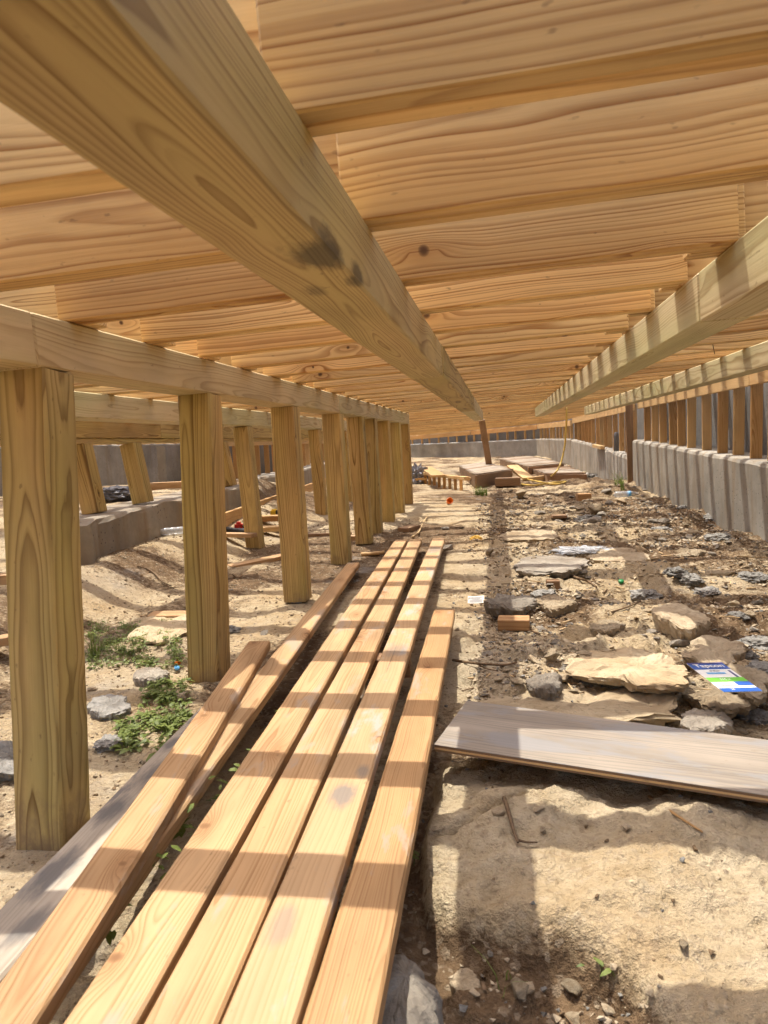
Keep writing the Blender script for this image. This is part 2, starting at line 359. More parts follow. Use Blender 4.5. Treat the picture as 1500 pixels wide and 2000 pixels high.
M['soilclod'] = stone_mat('soil_clods', (0.15, 0.10, 0.06), (0.26, 0.18, 0.105), (0.11, 0.07, 0.04), 30)

def plain(name, col, rough=0.5, spec=0.4, nscale=30, var=0.2, **kw):
    b = NB(name); n, _ = b.noise(b.obj(), nscale, 4, 0.6)
    c = b.mix(b.mapr(n, 0.3, 0.7), tuple(x*(1-var) for x in col), tuple(min(1, x*(1+var*0.6)) for x in col))
    return b.fin(c, rough, b.bump(n, 0.15, 0.002), spec=spec, **kw)
M['twig'] = plain('twig_bark', (0.17, 0.115, 0.07), 0.9, 0.1, 60, 0.4)
M['chip'] = plain('wood_splinter', (0.50, 0.36, 0.20), 0.8, 0.1, 60, 0.4)
M['hose'] = plain('yellow_hose', (0.55, 0.38, 0.09), 0.4, 0.4)
M['red'] = plain('red_plastic', (0.55, 0.03, 0.02), 0.35)
M['orange'] = plain('orange_plastic', (0.80, 0.19, 0.012), 0.4)
M['black'] = plain('black_rubber', (0.025, 0.026, 0.03), 0.5)
M['metal'] = plain('scuffed_steel', (0.45, 0.45, 0.46), 0.35, 0.5, 40, 0.3, Metallic=0.9)
M['yellow'] = plain('yellow_plastic', (0.62, 0.42, 0.03), 0.4)
M['paper'] = plain('white_paper', (0.78, 0.78, 0.76), 0.7, 0.2, 20, 0.06)
M['ink'] = plain('grey_ink', (0.22, 0.22, 0.24), 0.7, 0.2)
M['blue'] = plain('blue_print', (0.025, 0.11, 0.42), 0.3, 0.5, 10, 0.1)
M['lightblue'] = plain('light_blue_print', (0.12, 0.38, 0.70), 0.3, 0.5, 10, 0.1)
M['navy'] = plain('navy_print', (0.045, 0.055, 0.20), 0.3, 0.5, 10, 0.1)
M['greenprint'] = plain('green_print', (0.16, 0.55, 0.06), 0.3, 0.5, 10, 0.1)
M['greencap'] = plain('green_cap', (0.01, 0.22, 0.06), 0.4)
M['foamwrap'] = plain('white_crumpled_wrap', (0.75, 0.75, 0.74), 0.6)
M['cork'] = plain('yellow_wad', (0.62, 0.40, 0.10), 0.8, 0.1)
M['rusty'] = plain('rusty_nail', (0.12, 0.06, 0.035), 0.7)
M['pipe'] = plain('grey_plastic', (0.16, 0.165, 0.175), 0.5)
M['darkplastic'] = plain('dark_bag', (0.05, 0.05, 0.065), 0.35, 0.5)
def clear(name, tint=(0.9, 0.95, 1.0), rough=0.1, alpha=0.4):
    b = NB(name); n, _ = b.noise(b.obj(), 40, 3, 0.6)
    b.b.inputs['Transmission Weight'].default_value = 0.85; b.b.inputs['IOR'].default_value = 1.2
    b.b.inputs['Alpha'].default_value = alpha
    return b.fin(tint, rough, b.bump(n, 0.5, 0.004), spec=0.5)
M['clear'] = plain('clear_bottle_plastic', (0.72, 0.76, 0.80), 0.12, 0.6, 60, 0.25, Alpha=0.38)
M['film'] = plain('clear_film', (0.66, 0.69, 0.74), 0.15, 0.6, 60, 0.3, Alpha=0.55)
def leafmat(name, c1, c2):
    b = NB(name); oi = b.n('ShaderNodeTexCoord').outputs['Object']
    n, _ = b.noise(oi, 22, 3, 0.6)
    col = b.mix(b.mapr(n, 0.3, 0.7), c1, c2)
    b.fin(col, 0.5, spec=0.3)
    tr = b.n('ShaderNodeBsdfTranslucent'); b.put(tr.inputs[0], b.vec('SCALE', col, scale=1.3))
    mx = b.n('ShaderNodeMixShader'); mx.inputs[0].default_value = 0.3
    b.t.links.new(b.b.outputs[0], mx.inputs[1]); b.t.links.new(tr.outputs[0], mx.inputs[2]); b.t.links.new(mx.outputs[0], b.out.inputs[0])
    return b.m
M['leaf'] = leafmat('weed_leaf', (0.075, 0.11, 0.02), (0.19, 0.235, 0.055))
M['leaf2'] = leafmat('tree_leaf', (0.025, 0.06, 0.015), (0.06, 0.11, 0.025))

# ------------------------------------------------------------------ terrain
def base_h(X, Y):
    b = np.interp(Y, [-3, 0, 2.5, 6, 9.5, 12, 28, 40, 80, 400], [-0.99, -0.98, -0.955, -0.90, -0.84, -0.83, -0.80, -0.60, -0.3, 0.0])
    b = b+0.24*sst(-2.95, -3.3, X)*sst(4.6,5.4,Y)*(1-sst(9,12,Y))+0.20*sst(-2.1,-2.8,X)*(1-sst(9,13,Y))                                        # bank on the left
    b = b-0.22*sst(0.9, 2.0, X)*sst(12.5, 15, Y)*(1-sst(24, 27, Y))      # dug-out strip along the far right wall
    b = b-0.08*sst(2.5, 1.5, Y)*sst(-0.95, -1.15, X)
    b = b-0.02*sst(0.2, 1.0, X)*(1-sst(4, 6, Y))
    return b
_sb = [at(*q, Z=-0.90) for q in ((800, 1480), (828, 1650), (835, 1730), (870, 1795), (920, 1838), (1000, 1868), (1100, 1885), (1180, 1925), (1250, 2000), (1330, 2100), (1500, 2250))]
SBX = np.array([q.x for q in _sb]); SBY = np.array([q.y for q in _sb])+np.interp(SBX, [-0.19, -0.10, 0.6], [0.0, 0.11, 0.09])
def slabmask(X, Y):
    """bedrock shelf rising at the bottom right of the view"""
    e = np.interp(X, SBX, SBY)+0.04*fbm(X*6, Y*6, 91, 3)
    return sst(-0.07, 0.05, Y-e)*sst(-0.215, -0.175, X+0.02*fbm(X*7, Y*7, 92, 3))*(1-sst(1.86, 2.12, Y+0.05*fbm(X*4, Y*4, 93, 2)))
def rockmask(X, Y):
    a = fbm(X*1.15+3, Y*1.15*0.9, 5, 4)
    k = 0.55+0.95*a
    k = k+0.06*sst(-0.6, -1.2, X)*(1-sst(4.5, 7, Y))
    k = k-0.06*sst(-0.1,0.2,X)*(1-sst(9, 12, Y))-0.22*sst(0.5, 1.6, X)*(1-sst(9, 12, Y))
    k = k-0.5*(1-sst(0.8, 1.35, Y-0.0))*sst(-0.35, -0.25, X)*(1-slabmask(X, Y))
    return np.clip(k, 0, 1)
PIT = at(960, 1712, Z=-0.86)
_ck = [at(*q, Z=-0.86) for q in ((845, 1600), (890, 1588), (930, 1570), (985, 1556), (1030, 1535), (1068, 1522))]
def crack(X, Y):
    d = np.full(np.shape(X), 9.0)
    for a, b in zip(_ck[:-1], _ck[1:]):
        ux, uy = b.x-a.x, b.y-a.y; t = np.clip(((X-a.x)*ux+(Y-a.y)*uy)/(ux*ux+uy*uy), 0, 1)
        d = np.minimum(d, np.hypot(X-a.x-t*ux, Y-a.y-t*uy))
    return d
def gh(X, Y):
    X = np.asarray(X, float); Y = np.asarray(Y, float)
    far = sst(40, 60, Y)
    b = base_h(X, Y)
    right = sst(-0.35, 0.1, X)
    lo = fbm(X*0.9, Y*0.9, 1, 3)*(0.02+0.02*right)
    t = fbm(X*1.3+7, Y*2.1, 2, 5, 0.55)*0.10*(0.28+0.92*right)          # stepped ledges
    st = 0.034
    q = t/st; fl = np.floor(q); fr = q-fl
    terr = (fl+sst(0.62, 0.92, fr)+0.12*fr)*st
    fine = fbm(X*9, Y*9, 3, 4, 0.6)*0.02*(0.55+0.9*right)+fbm(X*45, Y*45, 4, 3, 0.6)*0.0065
    s = slabmask(X, Y)
    h = b+lo+terr+fine
    slab = -0.892+0.045*fbm(X*2.1, Y*2.1, 8, 4)+0.03*fbm(X*7, Y*7, 10, 3)+0.02*np.abs(fbm(X*14, Y*14, 9, 4, 0.6))+0.006*fbm(X*40, Y*40, 14, 3)-0.03*np.exp(-((X-PIT.x)**2+(Y-PIT.y)**2)/0.0006)-0.022*np.exp(-(crack(X, Y)/0.008)**2)-0.03*sst(1.62, 1.8, Y)-0.03*np.clip(1.3-Y, -0.5, 1)
    slab = slab+0.02*np.clip(X, -0.2, 1.5)
    bay = -0.94+0.03*fbm(X*6, Y*6, 12, 4)+fbm(X*40, Y*40, 13, 3)*0.006
    near = (1-sst(1.25, 1.6, Y))*sst(-0.6, -0.3, X)
    h = h*(1-near)+np.minimum(h, bay)*near
    h = h*(1-s)+slab*s
    # flat seat under the stacked planks
    pk = sst(-1.1, -0.98, X)*(1-sst(-0.29, -0.22, X))*(1-sst(5.9, 6.6, Y))
    h = h*(1-pk)+np.minimum(h, -0.895-0.005*np.clip(3-Y, 0, 3))*pk
    return h*(1-far)+b*far
def axis(lo, hi, c0, c1, s0, grow, smax):
    a = list(np.arange(c0, c1, s0)); s = s0; x = a[-1]
    while x < hi:
        s = min(smax(x), s*grow); x += s; a.append(x)
    s = s0; x = a[0]; pre = []
    while x > lo:
        s = min(smax(x), s*grow); x -= s; pre.append(x)
    return np.array(pre[::-1]+a)
ys = axis(-4, 600, 0.7, 2.6, 0.0085, 1.02, lambda y: 0.011+0.0052*abs(y) if y < 40 else 0.2*abs(y-38))
xs = axis(-300, 300, -0.45, 1.0, 0.0095, 1.03, lambda x: 0.011+0.012*abs(x) if abs(x) < 12 else 0.25*abs(abs(x)-11.5))
XX, YY = np.meshgrid(xs, ys); ZZ = gh(XX, YY)
ny, nx = XX.shape
import bisect
RK = rockmask(XX, YY); SM = slabmask(XX, YY); _xl = xs.tolist(); _yl = ys.tolist()
def _look(G, x, y):
    i = min(max(bisect.bisect_right(_xl, x)-1, 0), nx-2); j = min(max(bisect.bisect_right(_yl, y)-1, 0), ny-2)
    u = (x-_xl[i])/(_xl[i+1]-_xl[i]); v = (y-_yl[j])/(_yl[j+1]-_yl[j]); u = min(max(u, 0), 1); v = min(max(v, 0), 1)
    return float((G[j, i]*(1-u)+G[j, i+1]*u)*(1-v)+(G[j+1, i]*(1-u)+G[j+1, i+1]*u)*v)
def gz(x, y): return _look(ZZ, x, y)
def smk(x, y): return _look(SM, x, y)
def rmk(x, y): return _look(RK, x, y)
PATCH = vn(XX*2.2, YY*2.2, 55)
def gp(x, y, lift=0.0):
    """the point of the ground seen at a place in the photograph"""
    r = CM@np.array([x-750, -(y-1000), -FPX])
    z = -0.9
    for k in range(40):
        t = z/r[2]; z = 0.6*z+0.4*gz(r[0]*t, r[1]*t)
    t = z/r[2]
    return Vector((r[0]*t, r[1]*t, z+lift))

me = bpy.data.meshes.new('ground')
V = np.stack([XX, YY, ZZ], -1).reshape(-1, 3)
idx = np.arange(nx*ny).reshape(ny, nx)
Fq = np.stack([idx[:-1, :-1], idx[:-1, 1:], idx[1:, 1:], idx[1:, :-1]], -1).reshape(-1, 4)
me.vertices.add(len(V)); me.vertices.foreach_set('co', V.ravel())
me.loops.add(Fq.size); me.loops.foreach_set('vertex_index', Fq.ravel())
me.polygons.add(len(Fq)); me.polygons.foreach_set('loop_start', np.arange(0, Fq.size, 4)); me.polygons.foreach_set('loop_total', np.full(len(Fq), 4))
me.polygons.foreach_set('use_smooth', np.ones(len(Fq), bool))
me.update(calc_edges=True)
rk = np.clip(RK+0.8*SM, 0, 1)
attr = me.attributes.new('rock', 'FLOAT', 'POINT'); attr.data.foreach_set('value', rk.ravel().astype(np.float32))
g = mobj('ground', me, M['ground']); tag(g, 'pale limestone bedrock and brown dirt floor under the deck', kind='structure')
print('ground', nx, ny)
#@@STRUCT
# ------------------------------------------------------------------ deck: beams, posts, joists
def hb(X): return 0.282+0.035*X            # underside of the beams (the deck falls a little to the left)
BH = 0.14
def joist_z(X): return hb(X)+BH
def beam(label, Xc, cuts, mat, mats=None, skew=0.0, dz=0.0):
    e = empty('support_beam', (Xc, cuts[0], hb(Xc)+dz))
    for i, (a, b_) in enumerate(zip(cuts[:-1], cuts[1:])):
        jx = R.uniform(-0.003, 0.003); zc = hb(Xc)+dz+BH/2
        timber('timber', (Xc+jx+skew*a, a+0.0015, zc), (Xc+jx+skew*b_, b_-0.0015, zc+R.uniform(-0.002, 0.002)), 0.14, BH,
               (mats[i] if mats else mat), e, up=(-0.035, 0, 1), c=0.005)
    tag(e, label, 'beam', 'square timber beams carrying the joists', 'thing')
    return e
beam('thick timber beam running overhead through the middle, black smudge on its underside', -0.30, [-1.0, 3.10, 7.05, 10.97], None,
     [M['treated_smudge'], M['treated'], M['treated_pale']])
beam('timber beam resting on the long row of posts', -1.25, [-1.0, 1.72, 5.30, 9.56], M['treated_pale'])
beam('sunlit striped beam overhead with its free end near the yellow hose', 0.645, [-1.0, 2.2, 6.1, 11.7], M['treated_pale'])
beam('striped timber beam alongside the stud wall', 1.57, [-0.5, 4.2, 8.6, 13.15], M['treated_pale'])
beam('timber beam just behind the long row of posts', -2.25, [-0.5, 2.5, 6.6, 10.4], M['treated_pale'])
e = beam('timber beam carried by the short posts on the concrete kerb', -3.2, [1.0, 6.3, 9.9, 14.0], M['treated'], dz=-0.03)
timber('timber', (-3.2, 1.0, hb(-3.2)-0.03-0.022), (-3.2, 6.6, hb(-3.2)-0.03-0.022), 0.12, 0.04, M['treated'], e, up=(-0.035, 0, 1))
timber('timber', (-3.2, 6.606, hb(-3.2)-0.03-0.022), (-3.2, 14.0, hb(-3.2)-0.03-0.022), 0.12, 0.04, M['treated'], e, up=(-0.035, 0, 1))

ORD = ['nearest', 'second', 'third', 'fourth', 'fifth', 'sixth', 'seventh', 'eighth', 'farthest']
PY = [1.74, 2.83, 4.05, 5.28, 6.16, 6.82, 7.64, 8.53, 9.40]
PL = ['thick post closest to the camera in the long row, knotty and greenish',
      'post second from the camera in the long row, beside the weed patch',
      'greenish mould-stained post third in the long row, its foot short of the ground',
      'striped-grain post fourth from the camera in the long row',
      'post with bold arched grain, fifth from the camera in the long row',
      'post sixth in the long row, close behind the one with arched grain',
      'brown-grained post seventh from the camera in the long row',
      'post next to last in the long row',
      'last and farthest post of the long row']
LEAN = [0.0, -0.012, 0.012, 0.012, 0.03, 0.012, 0.018, 0.01, 0.008]
for i, y in enumerate(PY):
    zt = hb(-1.25)-0.002
    zb = [-1.06, -1.0, -0.925, -0.915, -0.885, -0.955, -0.905, -0.885, -0.83][i]
    dx = LEAN[i]
    e = empty('support_post', (-1.25+dx, y, zb))
    o = timber('shaft', (-1.25+dx, y+0.07-(0.11, 0.08, 0, 0, 0, 0, 0, 0, 0)[i], zb), (-1.25, y+0.07, zt), 0.14, 0.14, M['post'], e, up=(0, 1, 0), c=0.006)
    o.data = lumber(o.dimensions.x if False else (Vector((-1.25+dx, y+0.07-(0.11, 0.08, 0, 0, 0, 0, 0, 0, 0)[i], zb))-Vector((-1.25, y+0.07, zt))).length, 0.14, 0.14, 0.006, i*2+1, 0.0015, 0.0012); o.data.materials.append(M['post'])
    # steel shim between foot and ground where it stops short
    if i in (2, 3): timber('shim', (-1.25+dx-0.03, y+0.06, zb-0.008), (-1.25+dx+0.03, y+0.06, zb-0.008), 0.06, 0.012, M['metal'], e, c=0.001)
    if i == 2: timber('shim', (-1.25+dx-0.05, y+0.07, zb-0.045), (-1.25+dx+0.05, y+0.07, zb-0.045), 0.09, 0.06, M['stone'], e, c=0.01)
    tag(e, PL[i], 'post', 'posts of the long row')
for i, (y, x, ln, lab) in enumerate([(3.5, -2.14, 0.1, 'post of the second row half hidden behind the mould-stained post'),
                                (6.1, -2.25, 0.05, 'post of the second row seen between two posts of the long row'),
                                (8.6, -2.25, 0.04, 'far post of the second row seen past the arched-grain post'),
                                (10.2, -2.25, 0.04, 'last post of the second row')]):
    if i == 0: continue
    e = empty('support_post', (x, y, gz(x, y)))
    timber('shaft', (x+ln, y, gz(x, y)-0.03), (x, y, hb(x)-0.002), 0.135, 0.135, M['treated'], e, up=(0, 1, 0), c=0.006)
    tag(e, lab, 'post', 'posts of the second row')

# joists
JY = [-0.95, -0.49, -0.03, 0.43, 0.905, 1.36, 1.88, 2.32, 2.78, 3.245]
while JY[-1] < 32.6: JY.append(JY[-1]+0.462)
JT = 0.038
deck = empty('deck_floor_frame', (0, 0, joist_z(0)))
tag(deck, 'open floor frame of orange-tan joists laid across the beams overhead', 'floor frame', None, 'thing')
JHT = 0.235
def joist(xa, xb, y, t=JT, mat=None, dy=0.0):
    za, zb_ = joist_z(xa)+JHT/2+0.002, joist_z(xb)+JHT/2+0.002
    timber('joist', (xa, y+t/2-dy, za), (xb, y+t/2+dy, zb_), t, JHT, mat or M['pine'], deck, up=(-0.035, 0, 1), c=0.004)
for i, y in enumerate(JY):
    rj = lambda s=0.02: R.uniform(-s, s)
    xl = -1.21+rj(0.03); xr = 0.585+rj(0.03)
    if i in (4, 5): xl = -0.283
    if y < 14:
        joist(xl, xr, y, dy=rj(0.003)); joist(xl+rj(0.01)+0.004, xr+rj(0.03), y+JT+0.003, dy=rj(0.003))
    else:
        joist(xl, xr, y, t=0.078)
    o2 = 2*JT+0.006
    joist(0.50+rj(), 2.30, y+o2, t=0.076, dy=rj(0.003))
    if i in (4, 5): joist(-3.34, -0.262, y+o2, t=0.076, dy=rj(0.003))
    else: joist(-3.34 if y < 16 else -7.2, -1.15+rj(), y+o2, t=0.076, dy=rj(0.003))
    if y < 16 and y > 1: joist(-7.2, -3.05, y+o2+0.08, t=0.076)

# ------------------------------------------------------------------ concrete walls with stud walls on them
def wall_mesh(pts, th, ch=0.03, seed=0, step=0.12, rough=0.006):
    """pts: (x, y, ztop, zbase) along the face; thickness goes to the right-hand side of the walk (side = -1 left)"""
    P = []
    for a, b_ in zip(pts[:-1], pts[1:]):
        n = max(1, int(math.hypot(b_[0]-a[0], b_[1]-a[1])/step))
        for k in range(n): P.append(tuple(a[j]+(b_[j]-a[j])*k/n for j in range(4)))
    P.append(pts[-1])
    vs = []; fs = []
    for i, p in enumerate(P):
        q0 = P[max(0, i-1)]; q1 = P[min(len(P)-1, i+1)]
        d = Vector((q1[0]-q0[0], q1[1]-q0[1], 0)).normalized(); n = Vector((d.y, -d.x, 0))
        if th < 0: n = -n
        T = abs(th)
        def w(k): return rough*(mnoise.noise(Vector((p[0]*3+k*7.1, p[1]*3, seed)))+0.6*mnoise.noise(Vector((p[0]*11+k*3.3, p[1]*11, seed+5))))
        for j, (u, z) in enumerate(((0, p[3]-0.15), (0, (p[3]+p[2])/2), (0, p[2]-ch), (ch*0.35, p[2]-ch*0.3), (ch*1.1, p[2]), (T, p[2]-0.004), (T, p[3]-0.15))):
            vs.append(Vector((p[0], p[1], 0))+n*(u+w(j)*(1 if j < 5 else 0))+Vector((0, 0, z+w(j+9)*(2.0 if 2 <= j <= 4 else 0))))
    for i in range(len(P)-1):
        for j in range(6):
            a, b_, c, d2 = i*7+j, i*7+j+1, (i+1)*7+j+1, (i+1)*7+j
            fs.append((a, d2, c, b_) if th > 0 else (a, b_, c, d2))
    fs.append(tuple(range(7)) if th > 0 else tuple(range(6, -1, -1)))
    m = (len(P)-1)*7; fs.append(tuple(range(m+6, m-1, -1)) if th > 0 else tuple(range(m, m+7)))
    return pyd('concrete_wall', vs, fs)
def slab_panel(name, p0, p1, z0, z1, t, mat, parent, nrm):
    """upright panel from p0 to p1 (plan), thickness t along nrm"""
    v = []
    for q in (p0, p1):
        for s in (0, t):
            for z in (z0, z1): v.append((q[0]+nrm[0]*s, q[1]+nrm[1]*s, z))
    f = [(0, 1, 5, 4), (2, 6, 7, 3), (0, 2, 3, 1), (4, 5, 7, 6), (1, 3, 7, 5), (0, 4, 6, 2)]
    return mobj(name, pyd(name, v, f), mat, parent)
def studwall(label, p0, p1, side, zfoot, zplate, ph, gap, setb, mat_s, seed, group, jitter=0.05, depth=0.089):
    """studs between the ledge and a plate; p0,p1 plan points on the plate face; side = outward normal"""
    rr = random.Random(seed)
    d = Vector((p1[0]-p0[0], p1[1]-p0[1], 0)); L = d.length; d.normalize(); n = Vector((side[0], side[1], 0)).normalized()
    e = empty('stud_wall', (p0[0], p0[1], zfoot(p0[1])))
    nseg = max(1, int(L/3.4)); 
    for k in range(nseg):
        a = Vector((p0[0], p0[1], 0))+d*(L*k/nseg+0.002); b_ = Vector((p0[0], p0[1], 0))+d*(L*(k+1)/nseg-0.002)
        za, zb_ = zplate(a.x), zplate(b_.x)
        timber('top_plate', a+n*0.019+Vector((0, 0, za+ph/2)), b_+n*0.019+Vector((0, 0, zb_+ph/2)), 0.038, ph, M['plate'], e)
        timber('top_plate', a+n*0.08+Vector((0, 0, za+ph+0.021)), b_+n*0.08+Vector((0, 0, zb_+ph+0.021)), 0.14, 0.038, M['plate'], e)
    s = gap*0.5
    while s < L-0.05:
        q = Vector((p0[0], p0[1], 0))+d*s
        ln = rr.uniform(-jitter, jitter)*0.5
        foot = q+n*(setb+0.045)+d*ln; foot.z = zfoot(foot.y)+0.0
        head = q+n*(setb+0.045); head.z = zplate(q.x)+ph*0.9 if setb > 0.03 else zplate(q.x)
        timber('stud', foot, head, 0.038, depth, mat_s if rr.random() < 0.8 else M['plate'], e, up=n, c=0.003)
        s += gap*rr.uniform(0.75, 1.25)
    tag(e, label, 'stud wall', group, 'thing')
    return e
def w1top(y): return -0.29+0.03*(y-5.8)
# near right wall
pts = [(2.0, 1.2, w1top(1.2), -1.05), (2.0, 5.8, w1top(5.8), -1.0), (2.0, 11.35, w1top(11.35), -0.9)]
o = mobj('concrete_wall', wall_mesh(pts, 0.34, 0.035, 3), M['concrete']); tag(o, 'weathered concrete wall with rounded top edge, striped by shadows, close on the right', 'wall', 'low concrete walls', 'thing')
zp = lambda x: joist_z(x)-0.16
studwall('stud wall of brown timbers on the nearer right concrete wall', (2.045, 1.5), (2.045, 11.2), (1, 0), lambda y: w1top(y)-0.004, zp, 0.118, 0.52, 0.042, M['stud'], 5, 'stud walls under the deck edge')
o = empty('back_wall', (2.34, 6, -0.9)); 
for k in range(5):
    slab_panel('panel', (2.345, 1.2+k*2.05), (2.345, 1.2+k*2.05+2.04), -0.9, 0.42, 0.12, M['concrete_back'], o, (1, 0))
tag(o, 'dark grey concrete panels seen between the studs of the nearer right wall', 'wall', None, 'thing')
# mid right wall (lower, broken end)
pts = [(2.02, 11.75, -0.40, -1.12), (2.06, 12.6, -0.375, -1.12), (2.15, 17.5, -0.26, -1.12), (2.24, 23.5, -0.15, -1.10)]
o = mobj('concrete_wall', wall_mesh(pts, 0.34, 0.05, 11, rough=0.012), M['concrete']); tag(o, 'lower concrete wall with crumbling top beyond the upright brown prop', 'wall', 'low concrete walls', 'thing')
w2 = lambda y: -0.40+(y-11.75)*0.0213-0.01
studwall('stud wall of closely set brown timbers beyond the upright prop', (2.10, 11.9), (2.28, 23.3), (1, 0.0), w2, zp, 0.118, 0.78, 0.042, M['stud'], 8, 'stud walls under the deck edge')
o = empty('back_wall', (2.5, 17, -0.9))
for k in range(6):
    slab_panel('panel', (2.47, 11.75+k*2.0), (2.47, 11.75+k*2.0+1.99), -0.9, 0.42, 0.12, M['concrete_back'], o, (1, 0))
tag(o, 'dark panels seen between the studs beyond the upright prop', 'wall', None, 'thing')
# corner and far walls
pts = [(2.24, 23.52, -0.14, -1.0), (1.40, 28.0, -0.10, -0.95)]
o = mobj('concrete_wall', wall_mesh(pts, 0.34, 0.05, 17), M['concrete']); tag(o, 'short angled concrete wall joining the far wall to the right wall', 'wall', 'low concrete walls', 'thing')
studwall('stud wall above the angled corner wall', (2.27, 23.6), (1.45, 28.0), (1, 0.19), lambda y: -0.13, lambda x: 0.27, 0.14, 0.45, 0.042, M['plate'], 9, 'stud walls under the deck edge')
pts = [(1.40, 28.02, -0.10, -0.95), (-1.2, 30.6, -0.11, -0.85), (-4.4, 33.0, -0.10, -0.85), (-8.5, 34.0, -0.10, -0.8)]
o = mobj('concrete_wall', wall_mesh(pts, 0.34, 0.05, 19, rough=0.004), concrete('far_wall_concrete', (0.34, 0.34, 0.33), 0.15)); tag(o, 'long pale grey concrete wall closing the far end', 'wall', 'low concrete walls', 'thing')
zpf = lambda x: 0.25+0.03*(x-1.4)
studwall('stud wall above the right half of the far concrete wall', (1.42, 28.06), (-1.2, 30.65), (0.7, 0.7), lambda y: -0.11, zpf, 0.15, 0.44, 0.05, M['plate'], 10, 'stud walls under the deck edge', 0.02)
studwall('stud wall above the left half of the far concrete wall', (-1.22, 30.66), (-8.2, 33.8), (0.5, 0.85), lambda y: -0.11, zpf, 0.15, 0.44, 0.05, M['plate'], 12, 'stud walls under the deck edge', 0.02)
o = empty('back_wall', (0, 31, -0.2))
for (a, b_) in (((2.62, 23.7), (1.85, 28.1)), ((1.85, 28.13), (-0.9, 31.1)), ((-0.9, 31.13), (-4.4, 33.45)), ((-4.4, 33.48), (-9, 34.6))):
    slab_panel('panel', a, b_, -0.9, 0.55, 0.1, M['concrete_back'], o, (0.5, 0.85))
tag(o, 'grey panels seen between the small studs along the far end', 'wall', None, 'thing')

# left: kerb, walls
kz = -0.44
pts = [(-2.80, at(172, 1000, X=-2.82).y, kz-0.02, -0.8), (-2.85, at(190, 1000, X=-2.85).y, kz, -0.8), (-2.98, 8.35, kz+0.02, -0.75)]
o = mobj('concrete_kerb', wall_mesh(pts, -0.55, 0.03, 23, rough=0.012), M['concrete_dirty']); tag(o, 'broad dirty concrete footing with broken corner, carrying the short posts', 'footing', None, 'thing')
for i, (y, top, lab) in enumerate(((5.08, 0, 'short knotty post standing on the concrete footing, closest to the camera'), (5.85, 0, 'short post standing midway on the concrete footing'), (7.9, 0, 'short post at the far end of the concrete footing'))):
    e = empty('support_post', (-3.14, y, kz))
    timber('shaft', (-3.12, y, kz+0.001+0.01*i), (-3.2, y, hb(-3.2)-0.074), 0.14, 0.14, M['treated'], e, up=(0, 1, 0), c=0.006)
    tag(e, lab, 'post', 'short posts on the footing')
pts = [(-6.0, 5.0, 0.17, -0.85), (-6.0, 22, 0.17, -0.7)]
o = mobj('concrete_wall', wall_mesh(pts, -0.4, 0.02, 29), M['concrete']); tag(o, 'plain grey concrete wall behind the short posts', 'wall', 'low concrete walls', 'thing')
pts = [(-3.75, 8.9, -0.46, -0.95), (-3.9, 14, -0.44, -0.95), (-4.0, 20, -0.30, -0.9), (-5.2, 28, -0.15, -0.9)]
o = mobj('concrete_wall', wall_mesh(pts, -0.4, 0.04, 31), M['concrete']); tag(o, 'low concrete wall running away behind the long row of posts', 'wall', 'low concrete walls', 'thing')
studwall('stud wall of orange timbers seen between posts of the long row', (-4.0, 9.2), (-4.25, 20), (-1, 0), lambda y: -0.46, lambda x: 0.06, 0.10, 0.47, 0.042, M['stud'], 14, 'stud walls under the deck edge')
o = empty('back_wall', (-4.4, 14, -0.9))
for k in range(5):
    slab_panel('panel', (-4.38-0.08*k, 8.9+k*2.3), (-4.38-0.08*(k+1), 8.9+k*2.3+2.29), -0.9, 0.10, 0.12, M['concrete_back'], o, (-1, 0))
tag(o, 'dark grey panels seen between the orange studs left of the long row', 'wall', None, 'thing')
#@@PROPS
# ------------------------------------------------------------------ planks lying in the foreground
def plank(label, near, far, W, mat, zn, zf, T=0.038, roll=0.0, name='plank', ext=0.5, group='planks stacked in the foreground'):
    a = at(*near, Z=zn); b_ = at(*far, Z=zf)
    d = (b_-a).normalized(); a = a-d*ext
    up = Vector((0, 0, 1)); 
    o = timber(name, a-Vector((0, 0, T/2)), b_-Vector((0, 0, T/2)), W, T, mat, None, roll=roll, c=0.005)
    o.data = lumber((b_-a).length, W, T, 0.005, len(bpy.data.objects) % 97, 0.0035); o.data.materials.append(mat); tag(o, label, 'plank', group)
    return o
plank('clean pale plank, left one of the long planks side by side', (191, 2000), (783, 1054), 0.101, M['plank'], -0.76, -0.80)
plank('long knotty plank, second of the planks side by side', (349, 2000), (812, 1053), 0.102, M['plank'], -0.762, -0.803)
plank('long plank with grey cement marks, between the knotty and the reddish plank', (503, 2000), (857, 1051), 0.101, M['plank_stained'], -0.758, -0.80)
plank('shorter reddish plank with a splintered end, at the outer side of the stack', (659, 2000), (868, 1190), 0.100, M['plank_red'], -0.765, -0.81)
plank('thin-looking long plank under the short upper plank, with a white scratch', (262, 1660), (690, 1099), 0.091, M['plank'], -0.812, -0.845, ext=1.0)
plank('short plank lying on top, its square end beside the second post', (203, 1700), (506, 1252), 0.093, M['plank'], -0.770, -0.800, roll=0.03, ext=0.7)
plank('grey weathered plank splashed with cement, against the foot of the closest post', (75, 1760), (452, 1352), 0.135, M['weathered'], -0.855, -0.885, T=0.036, roll=-0.10, ext=0.6)
# bearers under the stack
for k, y in enumerate((1.0, 2.6, 4.4)):
    o = timber('bearer', ((-0.60, -0.66, -0.72)[k], y, (-0.842, -0.848, -0.862)[k]), ((-0.28, -0.36, -0.60)[k], y+0.03, (-0.842, -0.848, -0.862)[k]), 0.09, 0.075, M['brown'])
    tag(o, ['brown bearer under the near end of the planks', 'brown bearer under the middle of the planks', 'brown bearer under the far end of the planks'][k], 'bearer')

